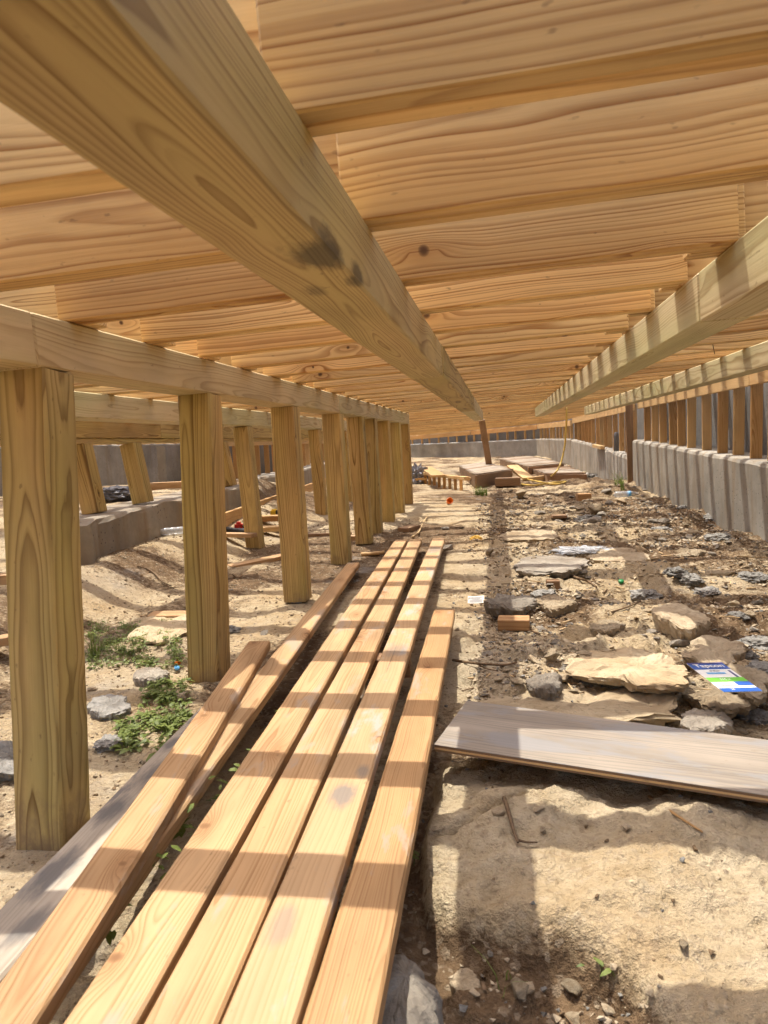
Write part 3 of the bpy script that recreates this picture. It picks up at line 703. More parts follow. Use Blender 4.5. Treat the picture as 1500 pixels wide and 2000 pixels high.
# plywood offcut
pf0, pf1 = at(848, 1456, Z=-0.815), at(1500, 1556, Z=-0.815); pb0 = at(912, 1370, Z=-0.815); pb1 = at(1500, 1440, Z=-0.805)
dF = (pf1-pf0)*1.25; dB = (pb1-pb0)*1.18
def plyboard():
    e = empty('plywood_sheet', pf0)
    q = [pf0, pf0+dF, pb0+dB, pb0]
    n = (q[1]-q[0]).cross(q[3]-q[0]).normalized()
    u = (q[1]-q[0]).normalized(); v = n.cross(u)
    fr = Matrix([[u.x, v.x, n.x, 0], [u.y, v.y, n.y, 0], [u.z, v.z, n.z, 0], [0, 0, 0, 1]]); ctr = sum(q, Vector())/4
    layers = [('face_veneer', 0.0, 0.0022, M['plyface'], 0.0), ('veneer_layer', 0.0022, 0.0078, M['brown'], 0.0012), ('veneer_layer', 0.0078, 0.0132, M['plate'], 0.0), ('veneer_layer', 0.0132, 0.019, M['brown'], 0.001)]
    for nm, a, b_, mt, ins in layers:
        vs = []
        for z in (-a-0.0001, -b_+0.0001):
            for p in q:
                d = (p-ctr); d = d*(1-ins/d.length); l = Vector((d.dot(u), d.dot(v), z)); vs.append(l)
        me = pyd(nm, vs, [(0, 1, 2, 3), (7, 6, 5, 4), (0, 4, 5, 1), (1, 5, 6, 2), (2, 6, 7, 3), (3, 7, 4, 0)])
        me.materials.append(mt); o = bpy.data.objects.new(nm, me); COL.objects.link(o)
        o.matrix_world = Matrix.Translation(ctr)@fr
        o.parent = e; o.matrix_parent_inverse = Matrix.Translation(-Vector(e.location))
    tag(e, 'grey weathered plywood offcut lying on the bedrock', 'plywood')
plyboard()

# ------------------------------------------------------------------ props of wood
def standing(name, label, cat, base, top, W, D, mat, up=(0, 1, 0)):
    e = empty(name, base); timber('shaft', base, top, W, D, mat, e, up=up); tag(e, label, cat); return e
b0 = at(956, 912, Y=16.4); standing('timber_prop', 'leaning brown timber prop standing on a pallet under the far joists', 'prop', b0, Vector((at(941, 826, Y=16.0).x, 16.0, joist_z(-0.3))), 0.14, 0.09, M['brown'])
b0 = at(1233, 957, Y=11.56); e = standing('timber_prop', 'upright reddish-brown timber prop at the gap in the right wall', 'prop', b0, Vector((b0.x-0.02, b0.y, joist_z(1.9))), 0.10, 0.06, M['brown'])
timber('cleat', b0+Vector((0.05, 0.03, 0.1)), Vector((b0.x+0.05, b0.y+0.03, 0.3)), 0.05, 0.04, M['stud'], e, up=(0, 1, 0))

def block(label, px, dims, rotz, mat, tilt=(0, 0), lift=0.0, name='wood_block', group='wood offcuts on the ground', smooth=None):
    p = gp(*px) if not isinstance(px, Vector) else px
    me = cbox(*dims, c=0.003, mk=mat.name)
    if not len(me.materials): me.materials.append(mat)
    o = bpy.data.objects.new(name, me); COL.objects.link(o)
    zz = max(gz(p.x+dx*dims[0]*0.4, p.y+dy*dims[1]*0.4) for dx in (-1, 0, 1) for dy in (-1, 0, 1)) if not isinstance(px, Vector) else p.z
    o.location = (p.x, p.y, zz+dims[2]/2+lift-0.006); o.rotation_euler = (tilt[0], tilt[1], rotz)
    tag(o, label, 'offcut', group); return o
block('bright yellow offcut lying against a grey stone', (1004, 1228), (0.155, 0.10, 0.055), -0.05, M['plank'])
block('brown brick-like offcut standing in front of the flat grey slab', (1080, 1150), (0.075, 0.06, 0.055), 0.05, M['brown'])
block('small tan offcut near the clear bottle', (1140, 980), (0.17, 0.12, 0.09), 0.15, M['plank'])
block('thin square offcut lying alone halfway down the dirt', (1092, 1017), (0.15, 0.13, 0.03), 0.1, M['brown'])
block('offcut with ringed end grain behind the second post', (345, 1208), (0.3, 0.10, 0.038), 0.1, M['plank'], (0.05, 0.02))
block('pale offcut at the left edge behind the closest post', (-20, 1278), (0.2, 0.09, 0.038), 0.35, M['plank'], (0.0, -0.1))
block('offcut lying beside the last posts of the long row', (800, 1036), (0.12, 0.26, 0.045), -0.4, M['brown'])
block('short offcut at the foot of the arched-grain post', (690, 1056), (0.16, 0.1, 0.05), 0.2, M['plank'])
block('half-buried pale plank end left of the mould-stained post', (512, 1098), (0.55, 0.10, 0.036), 0.75, M['plank'], (0.03, -0.06), -0.005)
block('pale offcut beneath the power tool', (462, 1062), (0.40, 0.09, 0.036), -0.28, M['plank'])
block('flat pale offcut behind the power tool', (532, 1046), (0.34, 0.14, 0.05), 0.12, M['plate'])
block('short red-brown offcut with a yellow tape measure on it', (530, 1027), (0.34, 0.12, 0.06), 0.05, M['stud'])
block('thin brown stake lying between the third and fourth post', (618, 1047), (0.7, 0.05, 0.03), 0.08, M['brown'])
block('offcut lying on the concrete footing against the grey wall', Vector((-3.95, 8.0, kz+0.01)), (0.4, 0.14, 0.09), 0.1, M['plank'])
block('brown block on the dirt in front of the prop pallet', (992, 948), (0.42, 0.22, 0.14), -0.1, M['brown'])
block('rough plank end beside the coiled hose', (1048, 938), (0.5, 0.14, 0.09), 0.3, M['plate'], (0.0, -0.1))
block('small orange offcut behind the closest post at the left edge', (10, 1140), (0.09, 0.09, 0.06), 0.3, M['plank'])
# long plank on edge behind the posts
a = gp(425, 1036, 0.07); b_ = gp(640, 946, 0.07)
o = timber('plank', a-(b_-a).normalized()*0.3, b_, 0.038, 0.14, M['stud'], None); tag(o, 'orange plank set on edge, slanting away behind the long row of posts', 'plank')

# pallets and pit frame at the far end
def pallet(label, corners, z, n, mat_top, mat_side, h=0.16):
    c = [at(px, py, Z=z) for px, py in corners]       # left-near, right-near, right-far, left-far
    e = empty('pallet', sum(c, Vector())/4-Vector((0, 0, h)))
    dn = c[1]-c[0]; df = c[2]-c[3]
    L0 = (c[3]-c[0]).length
    for k in range(n):
        t0, t1 = (k+0.04)/n, (k+0.96)/n; tm = (t0+t1)/2
        p0 = c[0].lerp(c[3], tm); p1 = c[1].lerp(c[2], tm)
        dd_ = (p1-p0).normalized(); wd = min((q_-dd_*q_.dot(dd_)).length for q_ in ((c[3]-c[0])/n, (c[2]-c[1])/n))*0.9
        timber('slat', p0+Vector((0, 0, 0.0015*(k % 2))), p1+Vector((0, 0, 0.0015*(k % 2))), wd, 0.022, mat_top if R.random() < 0.85 else M['brown'], e, c=0.002)
    for s in (0.01, 0.5, 0.99):
        p0 = c[0].lerp(c[1], s); p1 = c[3].lerp(c[2], s)
        timber('stringer', p0-Vector((0, 0, 0.012+h/2)), p1-Vector((0, 0, 0.012+h/2)), 0.04, h, mat_side, e, c=0.002)
    for s in (0.0, 1.0):
        p0 = c[0].lerp(c[3], s); p1 = c[1].lerp(c[2], s)
        timber('side_board', p0-Vector((0, 0, 0.014+h/2)), p1-Vector((0, 0, 0.014+h/2)), 0.03, h, mat_side, e, c=0.002)
    tag(e, label, 'pallet', 'wooden pallets at the far end')
pallet('pallet under the leaning prop', [(929, 927), (999, 917), (946, 903), (898, 910)], -0.60, 15, M['weathered_far'], M['brown'], 0.22)
pallet('pallet farthest back against the far right wall', [(1032, 911), (1100, 905), (1032, 891), (977, 896)], -0.62, 17, M['weathered_far'], M['brown'], 0.22)
pallet('pallet strewn with rubble beside the hanging hose', [(1070, 926), (1145, 925), (1098, 908), (1030, 914)], -0.70, 12, M['weathered_far'], M['brown'], 0.28)
e = empty('form_frame', gp(870, 943))
fz = -0.62
fa, fb_, fc = at(822, 924, Z=fz), at(878, 931, Z=fz), at(912, 934, Z=fz)
for p0, p1 in ((fa, fb_), (fb_, fc)):
    timber('rail', p0, p1, 0.09, 0.05, M['plate'], e); timber('rail', p0-Vector((0, 0, 0.24)), p1-Vector((0, 0, 0.24)), 0.09, 0.05, M['plate'], e)
for k in range(9):
    p = fa.lerp(fb_, k/6.0) if k < 6 else fb_.lerp(fc, (k-6)/3.0)
    timber('stud', p-Vector((0, 0, 0.22)), p-Vector((0, 0, 0.025)), 0.05, 0.08, M['stud'], e, up=(0, 1, 0))
tag(e, 'low timber form frame with short studs at the far end left of the pallets', 'frame', None, 'thing')
for lab, p, q in (('plank leaning into the pit beside the form frame', at(832, 914, Z=-0.55), at(856, 930, Z=-0.60)), ('plank sloping between the pallets', at(1000, 910, Z=-0.55), at(1032, 935, Z=-0.78)),
                  ('pale board lying behind the form frame', at(806, 922, Z=-0.66), at(822, 936, Z=-0.72)), ('wide pale board flat in front of the prop pallet', at(905, 936, Z=-0.72), at(985, 928, Z=-0.72))):
    o = timber('plank', p, q, 0.24, 0.045, M['plate']); tag(o, lab, 'plank', 'planks at the far end')

# ------------------------------------------------------------------ stones
def hull(seed, n=16, flat=0.55, sub=1, rough=0.06, elong=1.0):
    rr = random.Random(seed); bm = bmesh.new()
    for k in range(n):
        v = Vector((rr.gauss(0, 1), rr.gauss(0, 1), rr.gauss(0, 1))).normalized()*rr.uniform(0.75, 1.0)
        bm.verts.new((v.x*0.5*elong, v.y*0.5, v.z*0.5*flat))
    r = bmesh.ops.convex_hull(bm, input=bm.verts[:])
    bmesh.ops.delete(bm, geom=list({g for g in list(r['geom_interior'])+list(r['geom_unused']) if isinstance(g, bmesh.types.BMVert)}), context='VERTS')
    if sub:
        bmesh.ops.bevel(bm, geom=bm.edges[:], offset=0.025, segments=1, affect='EDGES')
        bmesh.ops.triangulate(bm, faces=bm.faces[:])
        bmesh.ops.subdivide_edges(bm, edges=[e_ for e_ in bm.edges if e_.calc_length() > 0.22], cuts=1)
        for v in bm.verts:
            nn = mnoise.noise_vector(v.co*4+Vector((seed*3.1, 0, 0)))
            v.co += nn*rough*0.6
    z0 = min(v.co.z for v in bm.verts)
    for v in bm.verts: v.co.z -= z0
    return bm_mesh(bm, 'stone')
HV = [hull(100+i, R.randint(11, 18), R.choice((0.35, 0.45, 0.6, 0.75)), 1, 0.07, R.choice((1.0, 1.3, 1.6))) for i in range(22)]
HVs = {}
def stone(p, s, mat, label, group, name='stone', rot=None, sink=0.18, var=None, tilt=0.25):
    i = R.randrange(len(HV)) if var is None else var
    k = (i, mat.name)
    if k not in HVs:
        HVs[k] = HV[i].copy(); HVs[k].materials.append(mat)
    o = bpy.data.objects.new(name, HVs[k]); COL.objects.link(o)
    o.location = (p[0], p[1], p[2]-s*0.4*sink); o.scale = (s, s, s)
    o.rotation_euler = rot or (R.uniform(-tilt, tilt), R.uniform(-tilt, tilt), R.uniform(0, 6.28))
    tag(o, label, 'stone', group); return o
def slabrock(label, poly, thick, mat, seed, lift=0.0, name='rock', nz=0.012, tilt=(0, 0), z=None, dome=0.0, group='rock slabs on the dirt', dy=0.8):
    thick *= 0.62
    c0 = gp(sum(q[0] for q in poly)/len(poly), sum(q[1] for q in poly)/len(poly))
    zt = (c0.z+thick*0.9+lift) if z is None else z+thick
    W = [at(*q, Z=zt) for q in poly]
    c = sum(W, Vector())/len(W)
    W = [Vector((q.x, c.y+(q.y-c.y)*dy, q.z)) for q in W]
    N = 72; ang = [math.atan2(q.y-c.y, q.x-c.x) for q in W]; rad = [math.hypot(q.x-c.x, q.y-c.y) for q in W]
    od = sorted(zip(ang, rad)); A = np.array([a_[0] for a_ in od]); Rr = np.array([a_[1] for a_ in od])
    A = np.concatenate([A-2*math.pi, A, A+2*math.pi]); Rr = np.tile(Rr, 3)
    size = float(np.mean(Rr)); nz = min(nz, size*0.07); vs = [(0, 0, thick+dome*thick)]; fs = []
    rings = [(0.12, 1), (0.25, 1), (0.38, 1), (0.5, 1), (0.62, 1), (0.73, 1), (0.83, 1), (0.91, 0.99), (0.965, 0.93), (1.0, 0.80), (1.01, 0.5), (0.99, 0.2), (0.95, -0.15), (0.9, -0.8)]
    for ri, (f, hz) in enumerate(rings):
        for k in range(N):
            t = -math.pi+2*math.pi*k/N
            rr = float(np.interp(t, A, Rr))*(1+0.12*mnoise.noise(Vector((math.cos(t)*3, math.sin(t)*3, seed)))+0.07*mnoise.noise(Vector((math.cos(t)*9, math.sin(t)*9, seed))))
            if ri >= 8: rr *= 1+0.11*mnoise.noise(Vector((math.cos(t)*8, math.sin(t)*8, ri*0.9+seed)))
            x, y = rr*f*math.cos(t), rr*f*math.sin(t)
            zz = thick*hz+dome*thick*(1-f*f)
            if hz > 0:
                zz += nz*mnoise.fractal(Vector((x/size*2, y/size*2, seed*1.7)), 0.8, 2.0, 5)*(1.5 if hz > 0.9 else 0.7)
                q = mnoise.noise(Vector((x/size*1.3+9, y/size*1.3, seed)))*3; zz += nz*0.8*math.floor(q)*0.33*(1 if hz > 0.9 else 0)
            zz += tilt[0]*x+tilt[1]*y
            vs.append((x, y, zz))
    for k in range(N): fs.append((0, 1+k, 1+(k+1) % N))
    for ri in range(len(rings)-1):
        for k in range(N):
            a_ = 1+ri*N+k; b2 = 1+ri*N+(k+1) % N; fs.append((a_, a_+N, b2+N, b2))
    me = pyd('rock', vs, fs)
    o = mobj(name, me, mat); 
    zz = z if z is not None else zt-thick*0.9-lift
    o.location = (c.x, c.y, zz+lift); tag(o, label, 'rock', group); return o
slabrock('flat grey slab resting behind the brown brick-like offcut', [(1018, 1098), (1045, 1083), (1090, 1079), (1125, 1086), (1132, 1104), (1106, 1119), (1030, 1119)], 0.05, M['stone_grey'], 1.3, 0.02, nz=0.006)
slabrock('tilted angular rock with a sharp front face on the right', [(1288, 1188), (1320, 1180), (1366, 1212), (1350, 1226), (1310, 1212)], 0.07, M['stone'], 2.1, 0.015, nz=0.006, tilt=(-0.15, 0.1))
slabrock('broad pale rock left of the blue packet', [(1112, 1312), (1170, 1262), (1235, 1258), (1320, 1288), (1345, 1325), (1330, 1352), (1215, 1330)], 0.034, M['boulder'], 3.7, 0.0)
slabrock('cracked pale ledge just behind the plywood', [(905, 1392), (960, 1362), (1060, 1345), (1180, 1335), (1290, 1352), (1312, 1402), (1240, 1412), (1080, 1400)], 0.035, M['boulder'], 4.4, 0.0)
slabrock('pale pointed rock above the blue packet', [(1355, 1262), (1372, 1236), (1404, 1240), (1432, 1280), (1412, 1308), (1368, 1296)], 0.05, M['stone'], 5.2, 0.01)
slabrock('thin slab of rock to the right of the blue packet', [(1428, 1300), (1462, 1308), (1496, 1338), (1490, 1358), (1440, 1332)], 0.035, M['stone'], 6.6, 0.02, tilt=(0.1, 0.15))
slabrock('rock slab beneath the blue packet', [(1345, 1330), (1400, 1308), (1452, 1340), (1470, 1375), (1420, 1395), (1370, 1375)], 0.035, M['stone'], 7.9, 0.0)
slabrock('dark rock lying in front of the blue packet', [(1335, 1400), (1375, 1378), (1420, 1398), (1412, 1425), (1350, 1428)], 0.05, M['stone_grey'], 8.3, 0.0)
slabrock('rough grey stone behind the bright yellow offcut', [(968, 1166), (985, 1156), (1008, 1160), (1026, 1185), (972, 1188)], 0.06, M['stone_grey'], 9.1, 0.0)
slabrock('angular two-toned rock right of the bright yellow offcut', [(1065, 1180), (1082, 1158), (1106, 1166), (1104, 1184), (1082, 1192)], 0.05, M['stone'], 10.4, 0.0)
slabrock('low pale slab in the middle of the dirt right of the brown offcut', [(1160, 1215), (1205, 1210), (1212, 1225), (1170, 1232)], 0.04, M['stone'], 11.2, 0.0)
slabrock('rounded brown-grey stone among the small rubble', [(1040, 1345), (1060, 1318), (1085, 1312), (1090, 1330), (1062, 1352)], 0.05, M['stone_grey'], 12.7, 0.0, dome=0.5)
slabrock('big rounded grey boulder at the bottom beside the reddish plank', [(735, 1850), (790, 1868), (830, 1920), (855, 1985), (845, 2060), (720, 2080)], 0.2, M['stone_grey'], 13.5, 0.0, z=-1.03, dome=0.35, dy=1.0)
slabrock('brown angular rock in the dark soil at the bottom', [(885, 1905), (915, 1885), (932, 1905), (925, 1945), (890, 1940)], 0.035, M['stone'], 14.8, 0.0)
slabrock('pale long slab near the right wall', [(1325, 1072), (1360, 1070), (1370, 1080), (1330, 1086)], 0.04, M['stone'], 15.5, 0.0)
slabrock('pale slab left of the clear plastic film', [(985, 1040), (1050, 1030), (1085, 1042), (1060, 1054), (1000, 1056)], 0.05, M['stone'], 16.2, 0.0)
slabrock('low rock behind the plastic film', [(1060, 1022), (1110, 1018), (1118, 1030), (1070, 1036)], 0.06, M['stone'], 17.2, 0.0)
slabrock('rounded rock right of the plastic film', [(1168, 1078), (1200, 1062), (1235, 1078), (1240, 1100), (1190, 1098)], 0.06, M['stone'], 18.3, 0.0, dome=0.3)
slabrock('grey-brown rock amid the weeds', [(262, 1318), (285, 1302), (318, 1304), (322, 1320), (280, 1330)], 0.05, M['stone_grey'], 19.3, 0.0, dome=0.3)
slabrock('flat grey cement-crusted rock left of the closest post', [(-40, 1475), (20, 1440), (60, 1450), (60, 1505), (-10, 1520)], 0.03, M['mortar'], 20.3, 0.0)
slabrock('flat grey cement-crusted rock between the first two posts', [(178, 1385), (205, 1352), (245, 1368), (240, 1390), (190, 1400)], 0.03, M['mortar'], 21.3, 0.0)
slabrock('pale dome of rock by the ringed offcut', [(280, 1225), (330, 1190), (352, 1200), (352, 1240), (300, 1262)], 0.05, M['boulder'], 22.3, -0.01, dome=0.4)

LABS = [(M['stone'], 'small tan limestone rubble stone on the dirt', 'tan rubble stones'), (M['stone_grey'], 'small grey-brown rubble stone on the dirt', 'grey-brown rubble stones')]
def scatter(n, xr, yr, sr, pg=0.35, bias=1.0, zone='on the dirt'):
    k = 0
    while k < n:
        y = yr[0]+(yr[1]-yr[0])*R.random()**bias; x = R.uniform(*xr)
        if -1.0 < x < -0.12 and y < 5.9: continue
        if -0.3 < x < 1.2 and 1.55 < y < 2.25: continue
        if smk(x, y) > 0.5 and R.random() < 0.9: continue
        s = R.uniform(*sr)*(0.7+0.09*y)*(1.0 if R.random() < 0.85 else 1.6)
        lab = LABS[1 if R.random() < pg else 0]
        stone((x, y, gz(x, y)), s, lab[0], lab[1].replace('on the dirt', zone), lab[2]+' '+zone); k += 1
scatter(95, (-0.1, 1.95), (2.2, 5.0), (0.025, 0.075), 0.4, zone='between the planks and the right wall')
scatter(75, (-0.6, 1.95), (4.5, 11.0), (0.04, 0.10), 0.45, zone='out on the middle of the dirt')
scatter(18, (-0.1, 0.8), (0.85, 1.35), (0.018, 0.05), 0.4, zone='in the dark soil at the bottom')
scatter(22, (-1.9, -1.0), (1.8, 5.0), (0.03, 0.08), 0.4, zone='on the sand around the posts')
scatter(30, (-3.0, 1.8), (9.0, 20.0), (0.06, 0.13), 0.5, zone='toward the far end')
for (px, s) in (((985, 1232), 0.05), ((1010, 1262), 0.07), ((1050, 1290), 0.08), ((1020, 1300), 0.06), ((990, 1310), 0.055), ((1010, 1335), 0.07), ((1035, 1372), 0.07), ((975, 1330), 0.06), ((1080, 1290), 0.07), ((1100, 1330), 0.06),
                ((1140, 1278), 0.07), ((1240, 1300), 0.06), ((1060, 1255), 0.05), ((1080, 1380), 0.055), ((955, 1320), 0.05), ((1120, 1350), 0.05)):
    stone(gp(*px), s, M['stone'], 'tan rubble stone in the heap behind the plywood', 'stones in the heap behind the plywood')
# single stones on the bedrock shelf
for px, s, lab in (((1052, 1582), 0.028, 'narrow brown stone lying on the bedrock near the twig'), ((1060, 1627), 0.022, 'round pebble on the sunlit bedrock'), ((1005, 1560), 0.016, 'tiny dark stone at the top of the twig'),
                   ((975, 1588), 0.03, 'dark flat stone left of the twig'), ((1065, 1525), 0.026, 'white pebble at the end of the bedrock crack'), ((1345, 1845), 0.035, 'angular brown stone in the shaded bedrock hollow'), ((850, 1620), 0.03, 'brown stone beside the reddish plank')):
    stone(gp(*px), s, M['stone'], lab, None)
# lumps of crumbly mortar
def lump(p, s, seed, lab, mat=None):
    bm = bmesh.new(); bmesh.ops.create_icosphere(bm, subdivisions=4, radius=0.5)
    for v in bm.verts:
        d = v.co.normalized(); k = 1+0.45*mnoise.noise(d*1.6+Vector((seed, 0, 0)))+0.35*abs(mnoise.noise(d*6+Vector((seed, 3, 0))))+0.16*mnoise.noise(d*16+Vector((seed, 7, 0)))
        v.co = Vector((d.x*k*0.5, d.y*k*0.5, d.z*k*0.5*0.42))
    o = mobj('mortar_lump', bm_mesh(bm, 'mortar_lump'), mat or M['mortar']); o.location = (p[0], p[1], p[2]+s*0.06); o.scale = (s, s, s); o.rotation_euler = (0, 0, seed)
    tag(o, lab, 'mortar lump', 'crumbly mortar lumps'); return o
for i, (px, s) in enumerate((((1065, 1165), 0.15), ((1260, 1165), 0.17), ((1350, 1135), 0.16), ((1380, 1160), 0.15), ((1440, 1205), 0.10), ((1440, 1285), 0.15), ((1480, 1262), 0.16), ((1485, 1310), 0.12), ((1150, 1018), 0.25), ((1320, 1120), 0.14), ((1290, 1040), 0.2),
                             ((1405, 1055), 0.22), ((1470, 1130), 0.16), ((1130, 935), 0.5), ((1160, 934), 0.4), ((1470, 1405), 0.12), ((1340, 1000), 0.25), ((1400, 1015), 0.25), ((215, 1455), 0.1), ((445, 1235), 0.12))):
    lump(gp(*px), s*0.9, i*1.37, 'crumbly grey mortar lump among the rubble')

# gravel, clods and splinters (uncountable)
def chips(name, label, n, region, sr, mat, flat=0.6, seed=3, dens=None):
    rg = np.random.RandomState(seed); base = []
    for k in range(8):
        m_ = hull(900+seed*10+k, 8, flat, 0); vv = np.array([v.co[:] for v in m_.vertices]); ff = [tuple(p.vertices) for p in m_.polygons]; base.append((vv, ff))
    VV = []; FF = []; off = 0; made = 0
    while made < n:
        x = rg.uniform(region[0], region[1]); y = region[2]+(region[3]-region[2])*rg.rand()**1.8
        if -1.0 < x < -0.14 and y < 5.6 and rg.rand() < 0.75: continue
        if rg.rand() > (dens(x, y) if dens else 1): continue
        made += 1
        vv, ff = base[rg.randint(8)]; s = rg.uniform(*sr)*(0.6+0.13*y)*rg.choice((0.6, 1, 1, 1.5)); a_ = rg.uniform(0, 6.28)
        c_, s_ = math.cos(a_), math.sin(a_); z = gz(x, y)
        q = vv*s; q = np.stack([q[:, 0]*c_-q[:, 1]*s_+x, q[:, 0]*s_+q[:, 1]*c_+y, q[:, 2]*rg.uniform(0.7, 1.3)+z-s*0.1], -1)
        VV.append(q); FF += [tuple(i_+off for i_ in f) for f in ff]; off += len(vv)
    o = mobj(name, pyd(name, np.concatenate(VV), FF), mat); tag(o, label, kind='stuff'); return o
def d_right(x, y):
    s = smk(x, y); r_ = _look(PATCH, x, y)
    return (0.06 if s > 0.5 else 1.0)*(0.15+1.4*max(0, r_-0.3))
chips('gravel', 'loose pale limestone chips scattered over the dirt', 10000, (-0.3, 1.98, 0.75, 9.0), (0.006, 0.026), M['gravel'], seed=3, dens=d_right)
chips('gravel', 'loose grey chips scattered over the dirt', 3200, (-0.3, 1.98, 0.75, 9.0), (0.006, 0.024), M['mortar'], seed=8, dens=d_right)
chips('rubble', 'flat broken flakes of limestone littering the dirt', 5000, (-0.12, 1.97, 2.25, 11.0), (0.014, 0.042), M['stone'], flat=0.28, seed=11, dens=d_right)
chips('rubble', 'flat dark flakes of rock littering the dirt', 2000, (-0.12, 1.97, 2.25, 11.0), (0.014, 0.042), M['stone_grey'], flat=0.3, seed=12, dens=d_right)
chips('gravel', 'fine pale grit on the ground behind the posts', 7000, (-3.0, -0.95, 1.2, 8.0), (0.005, 0.018), M['gravel'], seed=4)
chips('dirt', 'brown soil crumbs on the ground behind the posts', 3000, (-3.0, -0.95, 1.2, 8.0), (0.005, 0.018), M['soilclod'], seed=6)
chips('dirt', 'dark crumbly soil clods on the ground', 5200, (-0.35, 1.98, 0.75, 8.0), (0.006, 0.022), M['soilclod'], seed=5, dens=lambda x, y: d_right(x, y)*(1.6-1.5*rmk(x, y)))
def sticks(name, label, n, region, lr, mat, seed, thick=(0.0015, 0.004)):
    rg = random.Random(seed); VV = []; FF = []
    for k in range(n):
        y = region[2]+(region[3]-region[2])*rg.random()**1.5; x = rg.uniform(region[0], region[1]); a_ = rg.uniform(0, 6.28); L = rg.uniform(*lr)*(0.6+0.12*y); t = rg.uniform(*thick)*(0.6+0.15*y)
        if (-1.0 < x < -0.15 and y < 5.6) or smk(x, y) > 0.2 or (-0.3 < x < 1.2 and 1.55 < y < 2.3): continue
        d = Vector((math.cos(a_), math.sin(a_), rg.uniform(-0.1, 0.15))); p = Vector((x, y, gz(x, y)+t+0.003)); s = Vector((-d.y, d.x, 0))*t; u = Vector((0, 0, t*0.7)); o_ = len(VV)
        for q in (p-d*L/2, p+d*L/2):
            for e_ in (s+u, -s+u, -s-u, s-u): VV.append(q+e_*rg.uniform(0.6, 1.1))
        for i_ in range(4): FF.append((o_+i_, o_+(i_+1) % 4, o_+4+(i_+1) % 4, o_+4+i_))
        FF += [(o_+3, o_+2, o_+1, o_), (o_+4, o_+5, o_+6, o_+7)]
    o = mobj(name, pyd(name, VV, FF), mat); tag(o, label, kind='stuff')
sticks('debris', 'pale splinters and wood chips strewn on the ground', 420, (-0.3, 1.5, 1.6, 9.0), (0.02, 0.08), M['chip'], 21)
sticks('debris', 'dark twigs and root bits strewn on the ground', 420, (-0.3, 1.95, 0.8, 9.0), (0.02, 0.10), M['twig'], 22)
#@@SMALL
# ------------------------------------------------------------------ small things
def tube_obj(name, pts, r, mat, parent=None, seg=8, taper=1.0, smooth=True, cyc=False):
    pts = [Vector(p) for p in pts]; vs = []; fs = []
    up = Vector((0, 0, 1))
    for i, p in enumerate(pts):
        d = (pts[min(i+1, len(pts)-1)]-pts[max(i-1, 0)]).normalized()
        a_ = d.cross(up if abs(d.z) < 0.95 else Vector((1, 0, 0))).normalized(); b2 = d.cross(a_)
        rr = (r[i] if hasattr(r, '__len__') else r*(1-(1-taper)*i/(len(pts)-1)))
        for k in range(seg):
            t = 2*math.pi*k/seg; vs.append(p+(a_*math.cos(t)+b2*math.sin(t))*rr)
    for i in range(len(pts)-1):
        for k in range(seg): fs.append((i*seg+k, i*seg+(k+1) % seg, (i+1)*seg+(k+1) % seg, (i+1)*seg+k))
    fs.append(tuple(range(seg-1, -1, -1))); n = (len(pts)-1)*seg; fs.append(tuple(range(n, n+seg)))
    return mobj(name, pyd(name, vs, fs, smooth), mat, parent)
def spline(pts, n=8):
    P = [Vector(p) for p in pts]; P = [P[0]*2-P[1]]+P+[P[-1]*2-P[-2]]; out = []
    for i in range(1, len(P)-2):
        for k in range(n):
            t = k/n; a_, b2, c, d = P[i-1], P[i], P[i+1], P[i+2]
            out.append(0.5*((2*b2)+(c-a_)*t+(2*a_-5*b2+4*c-d)*t*t+(3*b2-a_-3*c+d)*t**3))
    out.append(P[-2]); return out
def twig(label, pxs, r, mat=None, branches=(), lift=0.006, group=None):
    pts = [gp(*q, lift) for q in pxs]
    e = empty('twig', pts[0]); o = tube_obj('stem', spline(pts, 5), r, mat or M['twig'], e, 6, 0.6)
    for b2 in branches: tube_obj('side_shoot', spline([gp(*q, lift) for q in b2], 4), r*0.6, mat or M['twig'], e, 5, 0.5)
    tag(e, label, 'twig', group)
twig('dark forked twig standing out on the sunlit bedrock', [(985, 1568), (995, 1600), (1003, 1630), (1012, 1655)], 0.0055, None, [[(1010, 1650), (1030, 1655), (1050, 1655)]], 0.012)
twig('thin reddish stick in front of the plywood', [(1268, 1562), (1320, 1598), (1372, 1632)], 0.004, M['stud'], (), 0.008)
twig('bent dark twig on the sand behind the second post', [(268, 1108), (295, 1118), (318, 1140), (335, 1148)], 0.007, None, [[(318, 1140), (332, 1150), (352, 1150)]], 0.012)
twig('short curved twig left of the mould-stained post', [(455, 1125), (465, 1131), (474, 1128)], 0.007, None, (), 0.012)
twig('broken branch right of the brown brick-like offcut', [(1106, 1126), (1130, 1133), (1150, 1140), (1165, 1150)], 0.010, None, [[(1150, 1140), (1160, 1140), (1172, 1146)]], 0.012)
twig('long straight stick lying right of the yellow offcut', [(1195, 1200), (1225, 1190), (1252, 1178)], 0.005, None, (), 0.012)
twig('pale bent branch beside the last posts of the row', [(806, 1052), (818, 1042), (826, 1025), (834, 1012)], 0.012, M['chip'], (), 0.015)
twig('long dark stick along the rubble pile', [(885, 1298), (930, 1305), (985, 1308), (1010, 1303)], 0.006, None, [[(930, 1305), (950, 1315), (972, 1320)]], 0.02)
twig('thin pale stick right beside the right wall', [(1440, 1092), (1475, 1094), (1510, 1094)], 0.006, M['chip'], (), 0.02)

